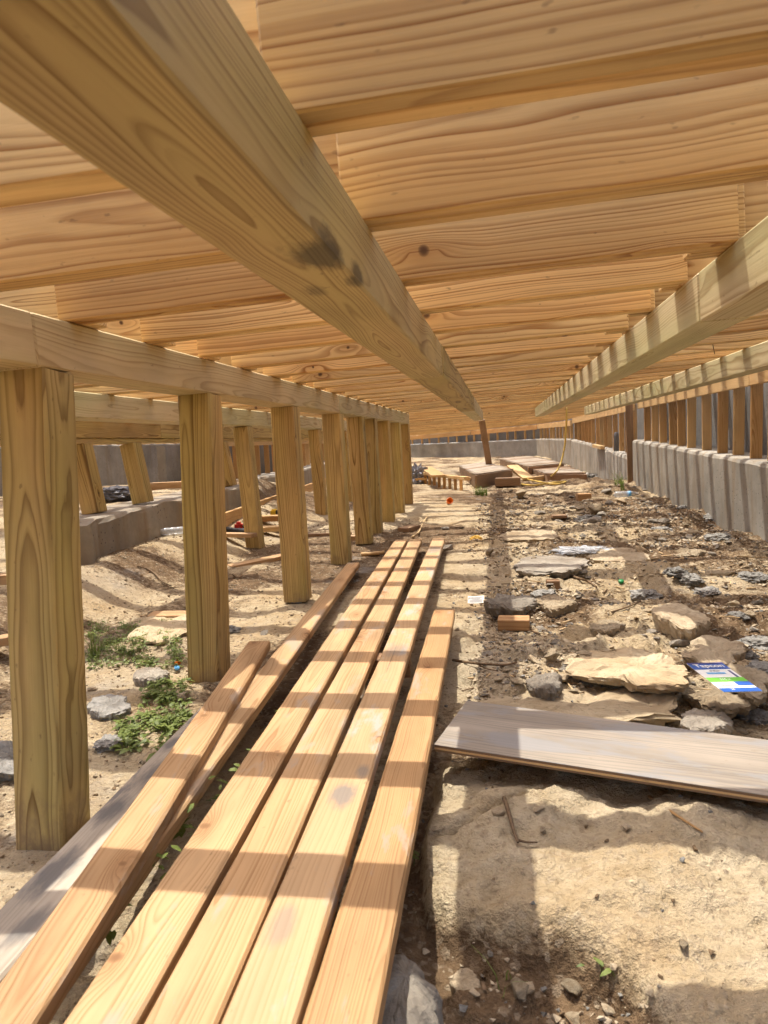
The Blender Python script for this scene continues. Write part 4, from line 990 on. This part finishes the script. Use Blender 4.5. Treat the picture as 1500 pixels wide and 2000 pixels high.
# hose hanging from the joists
hp = [at(1107, 796, Y=13.0), at(1106, 830, Y=13.0), at(1103, 870, Y=13.0), at(1095, 905, Y=12.9), at(1083, 925, Y=12.7)]
hp += [gp(1068, 936, 0.03), gp(1045, 941, 0.03), gp(1020, 944, 0.03), gp(1018, 949, 0.03), gp(1045, 951, 0.03), gp(1080, 946, 0.03), gp(1105, 944, 0.03), gp(1085, 949, 0.03), gp(1050, 946, 0.05), gp(1030, 940, 0.05), gp(1060, 938, 0.05), gp(1110, 941, 0.03)]
e = empty('hose', hp[5]); tube_obj('tube', spline(hp, 8), 0.016, M['hose'], e, 8); tube_obj('end_fitting', [hp[-1], hp[-1]+Vector((0.12, -0.02, 0))], 0.022, M['metal'], e)
tag(e, 'yellow hose hanging from the joists and coiled on the ground', 'hose')
tube_obj_ = tube_obj('string', [at(1388, 655, Y=4.3), at(1392, 672, Y=4.3), at(1396, 692, Y=4.3)], 0.0022, M['twig']); tag(tube_obj_, 'thin string dangling from a joist above the striped beam by the stud wall', 'string')

# bottles
def lathe(name, prof, mat, parent, M4, seg=20):
    vs = []; fs = []
    for (r, z) in prof:
        for k in range(seg):
            t = 2*math.pi*k/seg; vs.append(M4@Vector((r*math.cos(t), r*math.sin(t), z)))
    for i in range(len(prof)-1):
        for k in range(seg): fs.append((i*seg+k, i*seg+(k+1) % seg, (i+1)*seg+(k+1) % seg, (i+1)*seg+k))
    fs.append(tuple(range(seg-1, -1, -1))); n = (len(prof)-1)*seg; fs.append(tuple(range(n, n+seg)))
    return mobj(name, pyd(name, vs, fs, True), mat, parent)
def bottle(label, p, d, s, capmat, labmat):
    e = empty('plastic_bottle', p); d = Vector(d).normalized(); q = d.to_track_quat('Z', 'Y').to_matrix().to_4x4(); T = Matrix.Translation(Vector(p)+Vector((0, 0, 0.034*s)))@q@Matrix.Scale(s, 4)
    body = lathe('body', [(0.025, -0.11), (0.032, -0.105), (0.033, -0.06), (0.030, -0.05), (0.033, -0.04), (0.033, 0.0), (0.030, 0.01), (0.033, 0.02), (0.033, 0.055), (0.025, 0.085), (0.014, 0.10), (0.013, 0.108)], M['clear'], e, T)
    lathe('cap', [(0.0155, 0.106), (0.0155, 0.124), (0.013, 0.126)], capmat, e, T)
    if labmat: lathe('paper_label', [(0.0338, 0.022), (0.0338, 0.048)], labmat, body, T)
    tag(e, label, 'bottle')
bottle('crushed clear bottle with blue band lying near the right wall', gp(1222, 972), (1, 0.15, 0), 1.35, M['clear'], M['lightblue'])
bottle('clear bottle with green cap lying before the concrete footing', gp(335, 1045), (-0.85, -0.5, 0), 1.0, M['greencap'], None)
T = Matrix.Translation(gp(1213, 1139, 0.006))@Matrix.Rotation(0.3, 4, 'X')
e = empty('bottle_cap', T.translation); lathe('shell', [(0.017, 0), (0.017, 0.012), (0.014, 0.015)], M['greencap'], e, T); tag(e, 'green bottle cap alone on the brown dirt', 'bottle cap')
T = Matrix.Translation(gp(878, 985, 0.04))@Matrix.Rotation(1.2, 4, 'X')@Matrix.Rotation(0.3, 4, 'Y')
e = empty('orange_cup', T.translation); lathe('shell', [(0.024, -0.05), (0.03, -0.05), (0.034, 0.02), (0.043, 0.022), (0.043, 0.035), (0.036, 0.035), (0.03, -0.03)], M['orange'], e, T); tag(e, 'small orange plastic cup lying on the dirt', 'cup')
T = Matrix.Translation(Vector((2.16, 13.9, w2(13.9)+0.02)))
e = empty('pipe_stub', T.translation); lathe('sleeve', [(0.048, -0.03), (0.048, 0.28), (0.04, 0.33), (0.02, 0.35)], M['pipe'], e, T); tag(e, 'grey capped pipe stub standing on the lower wall between studs', 'pipe')
o = timber('offcut', (2.06, 15.0, w2(15)+0.045), (2.06, 16.3, w2(16)+0.05), 0.09, 0.07, M['plate']); tag(o, 'pale offcut lying on top of the lower right wall', 'offcut')

def crumple(name, label, cat, p, size, mat, seed, amp=0.35, sub=4):
    bm = bmesh.new(); bmesh.ops.create_icosphere(bm, subdivisions=sub, radius=0.5)
    for v in bm.verts:
        d = v.co.normalized(); k = 1+amp*(abs(mnoise.noise(d*2.2+Vector((seed, 0, 0))))*2-0.6)+amp*0.6*(abs(mnoise.noise(d*5+Vector((seed, 4, 0))))*2-0.5)
        v.co = Vector((d.x*size[0]*k, d.y*size[1]*k, d.z*size[2]*k))*0.5
    o = mobj(name, bm_mesh(bm, name), mat); o.location = Vector(p)+Vector((0, 0, size[2]*0.3)); tag(o, label, cat); return o
crumple('plastic_film', 'crumpled clear plastic film among the stones right of centre', 'plastic film', gp(1138, 1078), (0.42, 0.22, 0.05), M['film'], 3.3, 0.5)
crumple('plastic_wrap', 'crumpled white wrap at the broken corner of the footing', 'wrap', gp(196, 1058), (0.16, 0.12, 0.13), M['foamwrap'], 5.1, 0.6)
crumple('dark_bag', 'dark plastic bag lying on the footing between the short posts', 'bag', (-3.75, 6.5, kz+0.01), (0.5, 0.2, 0.16), M['darkplastic'], 6.6, 0.22)
crumple('plastic_bag', 'crumpled grey-blue bag beside the last post of the row', 'bag', gp(815, 945), (0.4, 0.4, 0.45), M['ink'], 7.7, 0.5)
crumple('yellow_wad', 'small yellow wad on the dirt just past the planks', 'wad', gp(930, 1056), (0.10, 0.07, 0.06), M['cork'], 8.8, 0.28)
crumple('dirt_lump', 'dark brown root clump at the broken corner of the footing', 'clod', gp(172, 1062), (0.2, 0.15, 0.14), M['soilclod'], 9.4, 0.5)

# paper tag
def sheet(name, p, ux, uy, w_, h_, mat, parent, z=0.0, bend=0.0, n=6):
    vs = []; fs = []; nn = ux.cross(uy).normalized()
    for s in (0, 1):
        for i in range(n+1):
            for j in (0, 1):
                u = (i/n-0.5); vs.append(p+ux*(u*w_)+uy*((j-0.5)*h_)+nn*(z+bend*(u*u*4)-s*0.0006))
    m = (n+1)*2
    for i in range(n):
        a_ = i*2; fs.append((a_, a_+2, a_+3, a_+1)); fs.append((m+a_+1, m+a_+3, m+a_+2, m+a_))
        fs.append((a_, m+a_, m+a_+2, a_+2)); fs.append((a_+1, a_+3, m+a_+3, m+a_+1))
    fs.append((0, 1, m+1, m)); fs.append((m-2, 2*m-2, 2*m-1, m-1))
    return mobj(name, pyd(name, vs, fs), mat, parent)
p = gp(930, 1178, 0.02); ux = Vector((1, -0.03, 0.05)).normalized(); uy = Vector((0.0, 0.75, 0.66)); uy = (uy-ux*uy.dot(ux)).normalized()
e = empty('paper_tag', p); card = sheet('card', p, ux, uy, 0.093, 0.05, M['paper'], e, 0, 0.004)
for k in range(6): sheet('printed_line', p+uy*(0.016-0.0065*k), ux, uy, 0.074 if k != 2 else 0.05, 0.0016, M['ink'], card, 0.0018, 0.003)
tag(e, 'white printed paper tag propped on the dirt', 'tag')

# screw packet
c0, c1, c2, c3 = at(1350, 1313, Z=-0.82), at(1398, 1291, Z=-0.82), at(1468, 1350, Z=-0.845), at(1433, 1366, Z=-0.845)
ctr = (c0+c1+c2+c3)/4
uy = ((c0+c1)/2-(c2+c3)/2); Lp = uy.length; uy.normalize(); ux = (c1-c0+c2-c3); ux = (ux-uy*ux.dot(uy)).normalized(); Wp = ((c1-c0).length+(c2-c3).length)/2*0.95
nn = ux.cross(uy); 
if nn.z < 0: ux = -ux; nn = -nn
ctr = ctr+nn*0.012
e = empty('screw_packet', ctr)
def pk(nm, u0, u1, v0, v1, mat, z):
    q = [ctr+ux*(u*Wp)+uy*(v*Lp)+nn*z for u, v in ((u0, v0), (u1, v0), (u1, v1), (u0, v1))]; q += [x_-nn*0.0008 for x_ in q]
    return mobj(nm, pyd(nm, q, [(0, 1, 2, 3), (7, 6, 5, 4), (0, 4, 5, 1), (1, 5, 6, 2), (2, 6, 7, 3), (3, 7, 4, 0)]), mat, pkcard or e)
pkcard = None
pkcard = pk('card', -0.5, 0.5, -0.5, 0.5, M['paper'], 0)
pk('printed_band', -0.5, 0.5, 0.27, 0.5, M['blue'], 0.0012); pk('printed_band', -0.5, 0.5, 0.455, 0.5, M['navy'], 0.0022)
pk('printed_band', -0.3, 0.2, 0.10, 0.15, M['lightblue'], 0.0012); pk('printed_band', 0.36, 0.42, -0.02, 0.22, M['navy'], 0.0012)
pk('printed_band', -0.5, 0.5, -0.17, -0.03, M['greenprint'], 0.0012); pk('printed_band', 0.1, 0.5, -0.30, -0.17, M['blue'], 0.0012)
pk('printed_band', -0.5, 0.5, -0.5, -0.38, M['blue'], 0.0012); pk('printed_line', -0.35, 0.05, -0.30, -0.285, M['ink'], 0.0012); pk('printed_line', -0.3, 0.0, -0.25, -0.24, M['ink'], 0.0012)
def letters(txt, u, v, size, mat, z):
    cu = bpy.data.curves.new('lettering', 'FONT'); cu.body = txt; cu.size = size; cu.align_x = 'CENTER'; cu.align_y = 'CENTER'; cu.extrude = 0.0002; cu.offset = size*0.015
    cu.materials.append(mat); o = bpy.data.objects.new('lettering', cu); COL.objects.link(o)
    Mx = Matrix([[ux.x, uy.x, nn.x, 0], [ux.y, uy.y, nn.y, 0], [ux.z, uy.z, nn.z, 0], [0, 0, 0, 1]])
    me_ = bpy.data.meshes.new_from_object(o.evaluated_get(bpy.context.evaluated_depsgraph_get())); bpy.data.objects.remove(o)
    o = bpy.data.objects.new('lettering', me_); COL.objects.link(o)
    if not len(me_.materials): me_.materials.append(mat)
    o.matrix_world = Matrix.Translation(ctr+ux*(u*Wp)+uy*(v*Lp)+nn*z)@Mx
    o.parent = pkcard
letters('Tapcon', 0.0, 0.37, Wp*0.27, M['paper'], 0.003)
letters('1/4 x', -0.05, -0.10, Wp*0.14, M['paper'], 0.0024); letters('anchor', -0.02, 0.20, Wp*0.10, M['ink'], 0.0022); letters('25', -0.2, -0.44, Wp*0.10, M['paper'], 0.0024)
tag(e, 'blue, white and green screw packet lying on the rocks', 'packet')

# power tool behind the posts
p = gp(470, 1052, 0.07); d = Vector((0.95, -0.32, -0.02)).normalized(); q = d.to_track_quat('Z', 'Y').to_matrix().to_4x4(); T = Matrix.Translation(p)@q
e = empty('power_tool', p-Vector((0, 0, 0.05)))
lathe('body', [(0.02, -0.22), (0.034, -0.20), (0.034, -0.10), (0.028, -0.06), (0.030, 0.02), (0.027, 0.10), (0.034, 0.13), (0.03, 0.15)], M['black'], e, T, 14)
lathe('gear_head', [(0.024, 0.15), (0.030, 0.16), (0.030, 0.20), (0.016, 0.215)], M['metal'], e, T, 14)
tube_obj('blade_shaft', [T@Vector((0, 0, 0.19)), T@Vector((0, 0, 0.19))+Vector((0.0, 0, 0.09))], 0.008, M['metal'], e)
T2 = Matrix.Translation(gp(478, 1046, 0.07))@Matrix.Rotation(0.15, 4, 'Z')
def pbox(name, dims, T_, mat, parent, c=0.006):
    bm = bmesh.new(); bmesh.ops.create_cube(bm, size=1)
    for v in bm.verts: v.co = Vector((v.co.x*dims[0], v.co.y*dims[1], v.co.z*dims[2]))
    bmesh.ops.bevel(bm, geom=bm.edges[:], offset=c, segments=2, affect='EDGES'); bmesh.ops.transform(bm, matrix=T_, verts=bm.verts[:])
    return mobj(name, bm_mesh(bm, name), mat, parent)
pbox('stripe', (0.06, 0.05, 0.004), T@Matrix.Translation((0, 0.0, -0.05))@Matrix.Rotation(1.57, 4, 'X')@Matrix.Translation((0, 0, 0.033)), M['metal'], e, 0.001)
tag(e, 'black cordless power tool with steel head lying behind the second post', 'power tool')
e2 = empty('tool_battery', T2.translation); pbox('shell', (0.075, 0.09, 0.085), T2@Matrix.Translation((-0.05, 0, 0.02)), M['red'], e2, 0.02); pbox('base', (0.12, 0.08, 0.07), T2@Matrix.Translation((0.05, 0, 0.0)), M['black'], e2, 0.01)
tag(e2, 'red and black battery tool beside the cordless power tool', 'battery')
p = gp(537, 1020, 0.10); e = empty('tape_measure', p); pbox('case', (0.085, 0.05, 0.085), Matrix.Translation(p)@Matrix.Rotation(0.2, 4, 'Z'), M['yellow'], e, 0.015); pbox('grip', (0.03, 0.056, 0.06), Matrix.Translation(p+Vector((0.03, 0, 0))), M['black'], e, 0.008)
tag(e, 'small yellow tape measure standing on an offcut behind the posts', 'tape measure')
p = gp(728, 1086, 0.02); e = empty('wooden_dowel', p); T = Matrix.Translation(p)@Vector((1, 0.25, 0.05)).to_track_quat('Z', 'Y').to_matrix().to_4x4()
lathe('grip', [(0.008, -0.10), (0.02, -0.095), (0.021, -0.06), (0.014, -0.03), (0.016, 0.03), (0.014, 0.07), (0.017, 0.10)], M['plate'], e, T, 14); tag(e, 'turned pale wooden dowel lying by the planks', 'dowel')

# ------------------------------------------------------------------ weeds and grass
def leaves(pts, rg, size, mat, name, parent=None, stalk=True):
    VV = []; FF = []
    for (c, hgt, nl) in pts:
        for k in range(nl):
            a_ = rg.uniform(0, 6.28); l = size*rg.uniform(0.5, 1.2); wd = l*rg.uniform(0.3, 0.5); z = hgt*rg.uniform(0.2, 1.0)
            d = Vector((math.cos(a_), math.sin(a_), rg.uniform(-0.3, 0.7))).normalized(); s = Vector((-d.y, d.x, rg.uniform(-0.3, 0.3))).normalized()*wd/2
            b0 = c+Vector((rg.gauss(0, 0.012), rg.gauss(0, 0.012), z)); o_ = len(VV)
            dr = Vector((0, 0, -l*0.25))
            VV += [b0, b0+d*l*0.35+s, b0+d*l*0.4, b0+d*l*0.35-s, b0+d*l*0.75+s*0.7+dr*0.5, b0+d*l*0.75-s*0.7+dr*0.5, b0+d*l+dr]
            FF += [(o_, o_+1, o_+2), (o_, o_+2, o_+3), (o_+1, o_+4, o_+5, o_+3), (o_+4, o_+6, o_+5)]
    return mobj(name, pyd(name, VV, FF), mat, parent)
def blades(pts, rg, L, mat, name, parent=None, n=10, w_=0.004):
    VV = []; FF = []
    for c in pts:
        for k in range(n):
            a_ = rg.uniform(0, 6.28); l = L*rg.uniform(0.5, 1.2); ln = rg.uniform(0.15, 0.9); d = Vector((math.cos(a_), math.sin(a_), 0)); s = Vector((-d.y, d.x, 0))*w_/2; o_ = len(VV)
            b0 = c+Vector((rg.gauss(0, 0.012), rg.gauss(0, 0.012), 0))
            for j in range(4):
                t = j/3; q = b0+d*(l*ln*t*t)+Vector((0, 0, l*t*(1-0.35*ln*t))); f = 1-t*0.85; VV += [q+s*f, q-s*f]
            for j in range(3): FF.append((o_+j*2, o_+j*2+1, o_+j*2+3, o_+j*2+2))
    return mobj(name, pyd(name, VV, FF), mat, parent)
rw = random.Random(77)
def weedpatch(label, area, n, size):
    pts = []
    for k in range(n):
        x = rw.uniform(area[0], area[1]); y = rw.uniform(area[2], area[3])
        if vn(np.array([x*0.02]), np.array([y*0.025]), 71)[0] < 0.12: continue
        pts.append((gp(x, y), 0.028*rw.uniform(0.3, 1.3), rw.randint(3, 7)))
    e = empty('weeds', pts[0][0]); leaves(pts, rw, size, M['leaf'], 'foliage', e); blades([p_[0] for p_ in pts[::2]], rw, 0.045, M['leaf'], 'grass_blades', e, 5, 0.0025)
    for o in e.children: o['kind'] = 'stuff'
    tag(e, label, 'weeds', 'weed patches', 'thing')
weedpatch('dense green weed patch between the closest post and the second post', (172, 352, 1218, 1308), 300, 0.028)
weedpatch('straggly weeds at the foot of the second post', (285, 365, 1330, 1420), 110, 0.036)
weedpatch('weeds growing beside the grey weathered plank', (235, 345, 1400, 1470), 70, 0.04)
def inter(label, spots, size, hgt=0.05):
    e = empty('weeds', spots[0]); leaves([(q, hgt, 8) for q in spots], rw, size, M['leaf'], 'foliage', e); e.children[0]['kind'] = 'stuff'; tag(e, label, 'weeds', 'weed patches', 'thing')
inter('weeds growing up through the dark gap between the planks', [Vector((-0.76+0.012*k+rw.uniform(-0.02, 0.02), 1.15+0.16*k, -0.91)) for k in range(12)], 0.035, 0.09)
e = empty('grass_tuft', gp(938, 968)); blades([gp(930+3*k, 967+rw.uniform(-2, 2)) for k in range(8)], rw, 0.16, M['leaf'], 'blades', e, 16, 0.008); tag(e, 'small grass tuft in the shadow line down the middle', 'grass tuft')
e = empty('grass_tuft', gp(1212, 958)); blades([gp(1205+3*k, 958) for k in range(5)], rw, 0.30, M['leaf'], 'blades', e, 9, 0.012); tag(e, 'grass tuft at the foot of the upright prop', 'grass tuft')
e = empty('grass_tuft', gp(188, 1280)); blades([gp(184+2*k, 1280) for k in range(3)], rw, 0.18, M['leaf'], 'blades', e, 7, 0.005); tag(e, 'tall grass blades right against the closest post', 'grass tuft')
def sprout(label, p, s, n=6):
    e = empty('sprout', p); tube_obj('stem', [p, p+Vector((0.003, 0, s*0.6)), p+Vector((0.001, 0.003, s))], s*0.04, M['leaf'], e, 5)
    leaves([(p+Vector((0, 0, s*0.6)), s*0.4, n)], rw, s*0.9, M['leaf'], 'leaf_cluster', e); tag(e, label, 'sprout', 'small sprouts', 'thing')
sprout('tiny sprout at the edge of the bedrock near the bottom', gp(1172, 1912), 0.028, 7)
sprout('small leaves beside the reddish plank', gp(808, 1690), 0.035, 4)
sprout('leafy sprout beside the rounded boulder', gp(765, 1965), 0.05, 4)
e = empty('grass_tuft', gp(800, 2000)); blades([gp(800, 1998)], rw, 0.08, M['leaf'], 'blades', e, 4, 0.006); tag(e, 'few grass blades in front of the rounded boulder', 'grass tuft')
e = empty('grass_tuft', gp(970, 1930)); blades([gp(975, 1935)], rw, 0.07, M['leaf'], 'blades', e, 4, 0.004); tag(e, 'thin grass blades in the dark soil near the bottom', 'grass tuft')
for o in bpy.data.objects:
    if o.name.split('.')[0] == 'blades': o['kind'] = 'stuff'
# litter in the weeds
p = gp(346, 1310, 0.015); e = empty('lighter', p); pbox('body', (0.022, 0.05, 0.012), Matrix.Translation(p)@Matrix.Rotation(0.5, 4, 'Z'), M['lightblue'], e, 0.004); pbox('cap', (0.024, 0.022, 0.014), Matrix.Translation(p+Vector((-0.012, 0.034, 0.01))), M['orange'], e, 0.004)
tag(e, 'bit of orange and pale blue plastic litter in the weeds by the second post', 'litter')

# shrubs outside, beyond the gap at the far left
def shrub(label, x, y, h_, w_, seed):
    rg = random.Random(seed); z0 = gz(x, y); e = empty('shrub', (x, y, z0)); VV = []; FF = []
    for k in range(1500):
        d = Vector((rg.gauss(0, 1), rg.gauss(0, 1), rg.gauss(0, 1))).normalized()*rg.random()**0.4
        c = Vector((x+d.x*w_, y+d.y*w_, z0+h_*0.55+d.z*h_*0.45)); s = 0.11*rg.uniform(0.6, 1.3)
        u = Vector((rg.gauss(0, 1), rg.gauss(0, 1), rg.gauss(0, 1))).normalized(); v = u.orthogonal().normalized(); o_ = len(VV)
        VV += [c-u*s, c+v*s*0.5, c+u*s, c-v*s*0.5]; FF.append((o_, o_+1, o_+2, o_+3))
    mobj('crown', pyd('crown', VV, FF), M['leaf2'], e); tube_obj('trunk', [(x, y, z0-0.1), (x+0.05, y, z0+h_*0.3), (x, y, z0+h_*0.6)], 0.08, M['twig'], e, 8, 0.5); tag(e, label, 'shrub', 'shrubs beyond the deck')
shrub('dark green shrub beyond the left end of the far wall', -10.5, 38, 3.0, 1.8, 1)
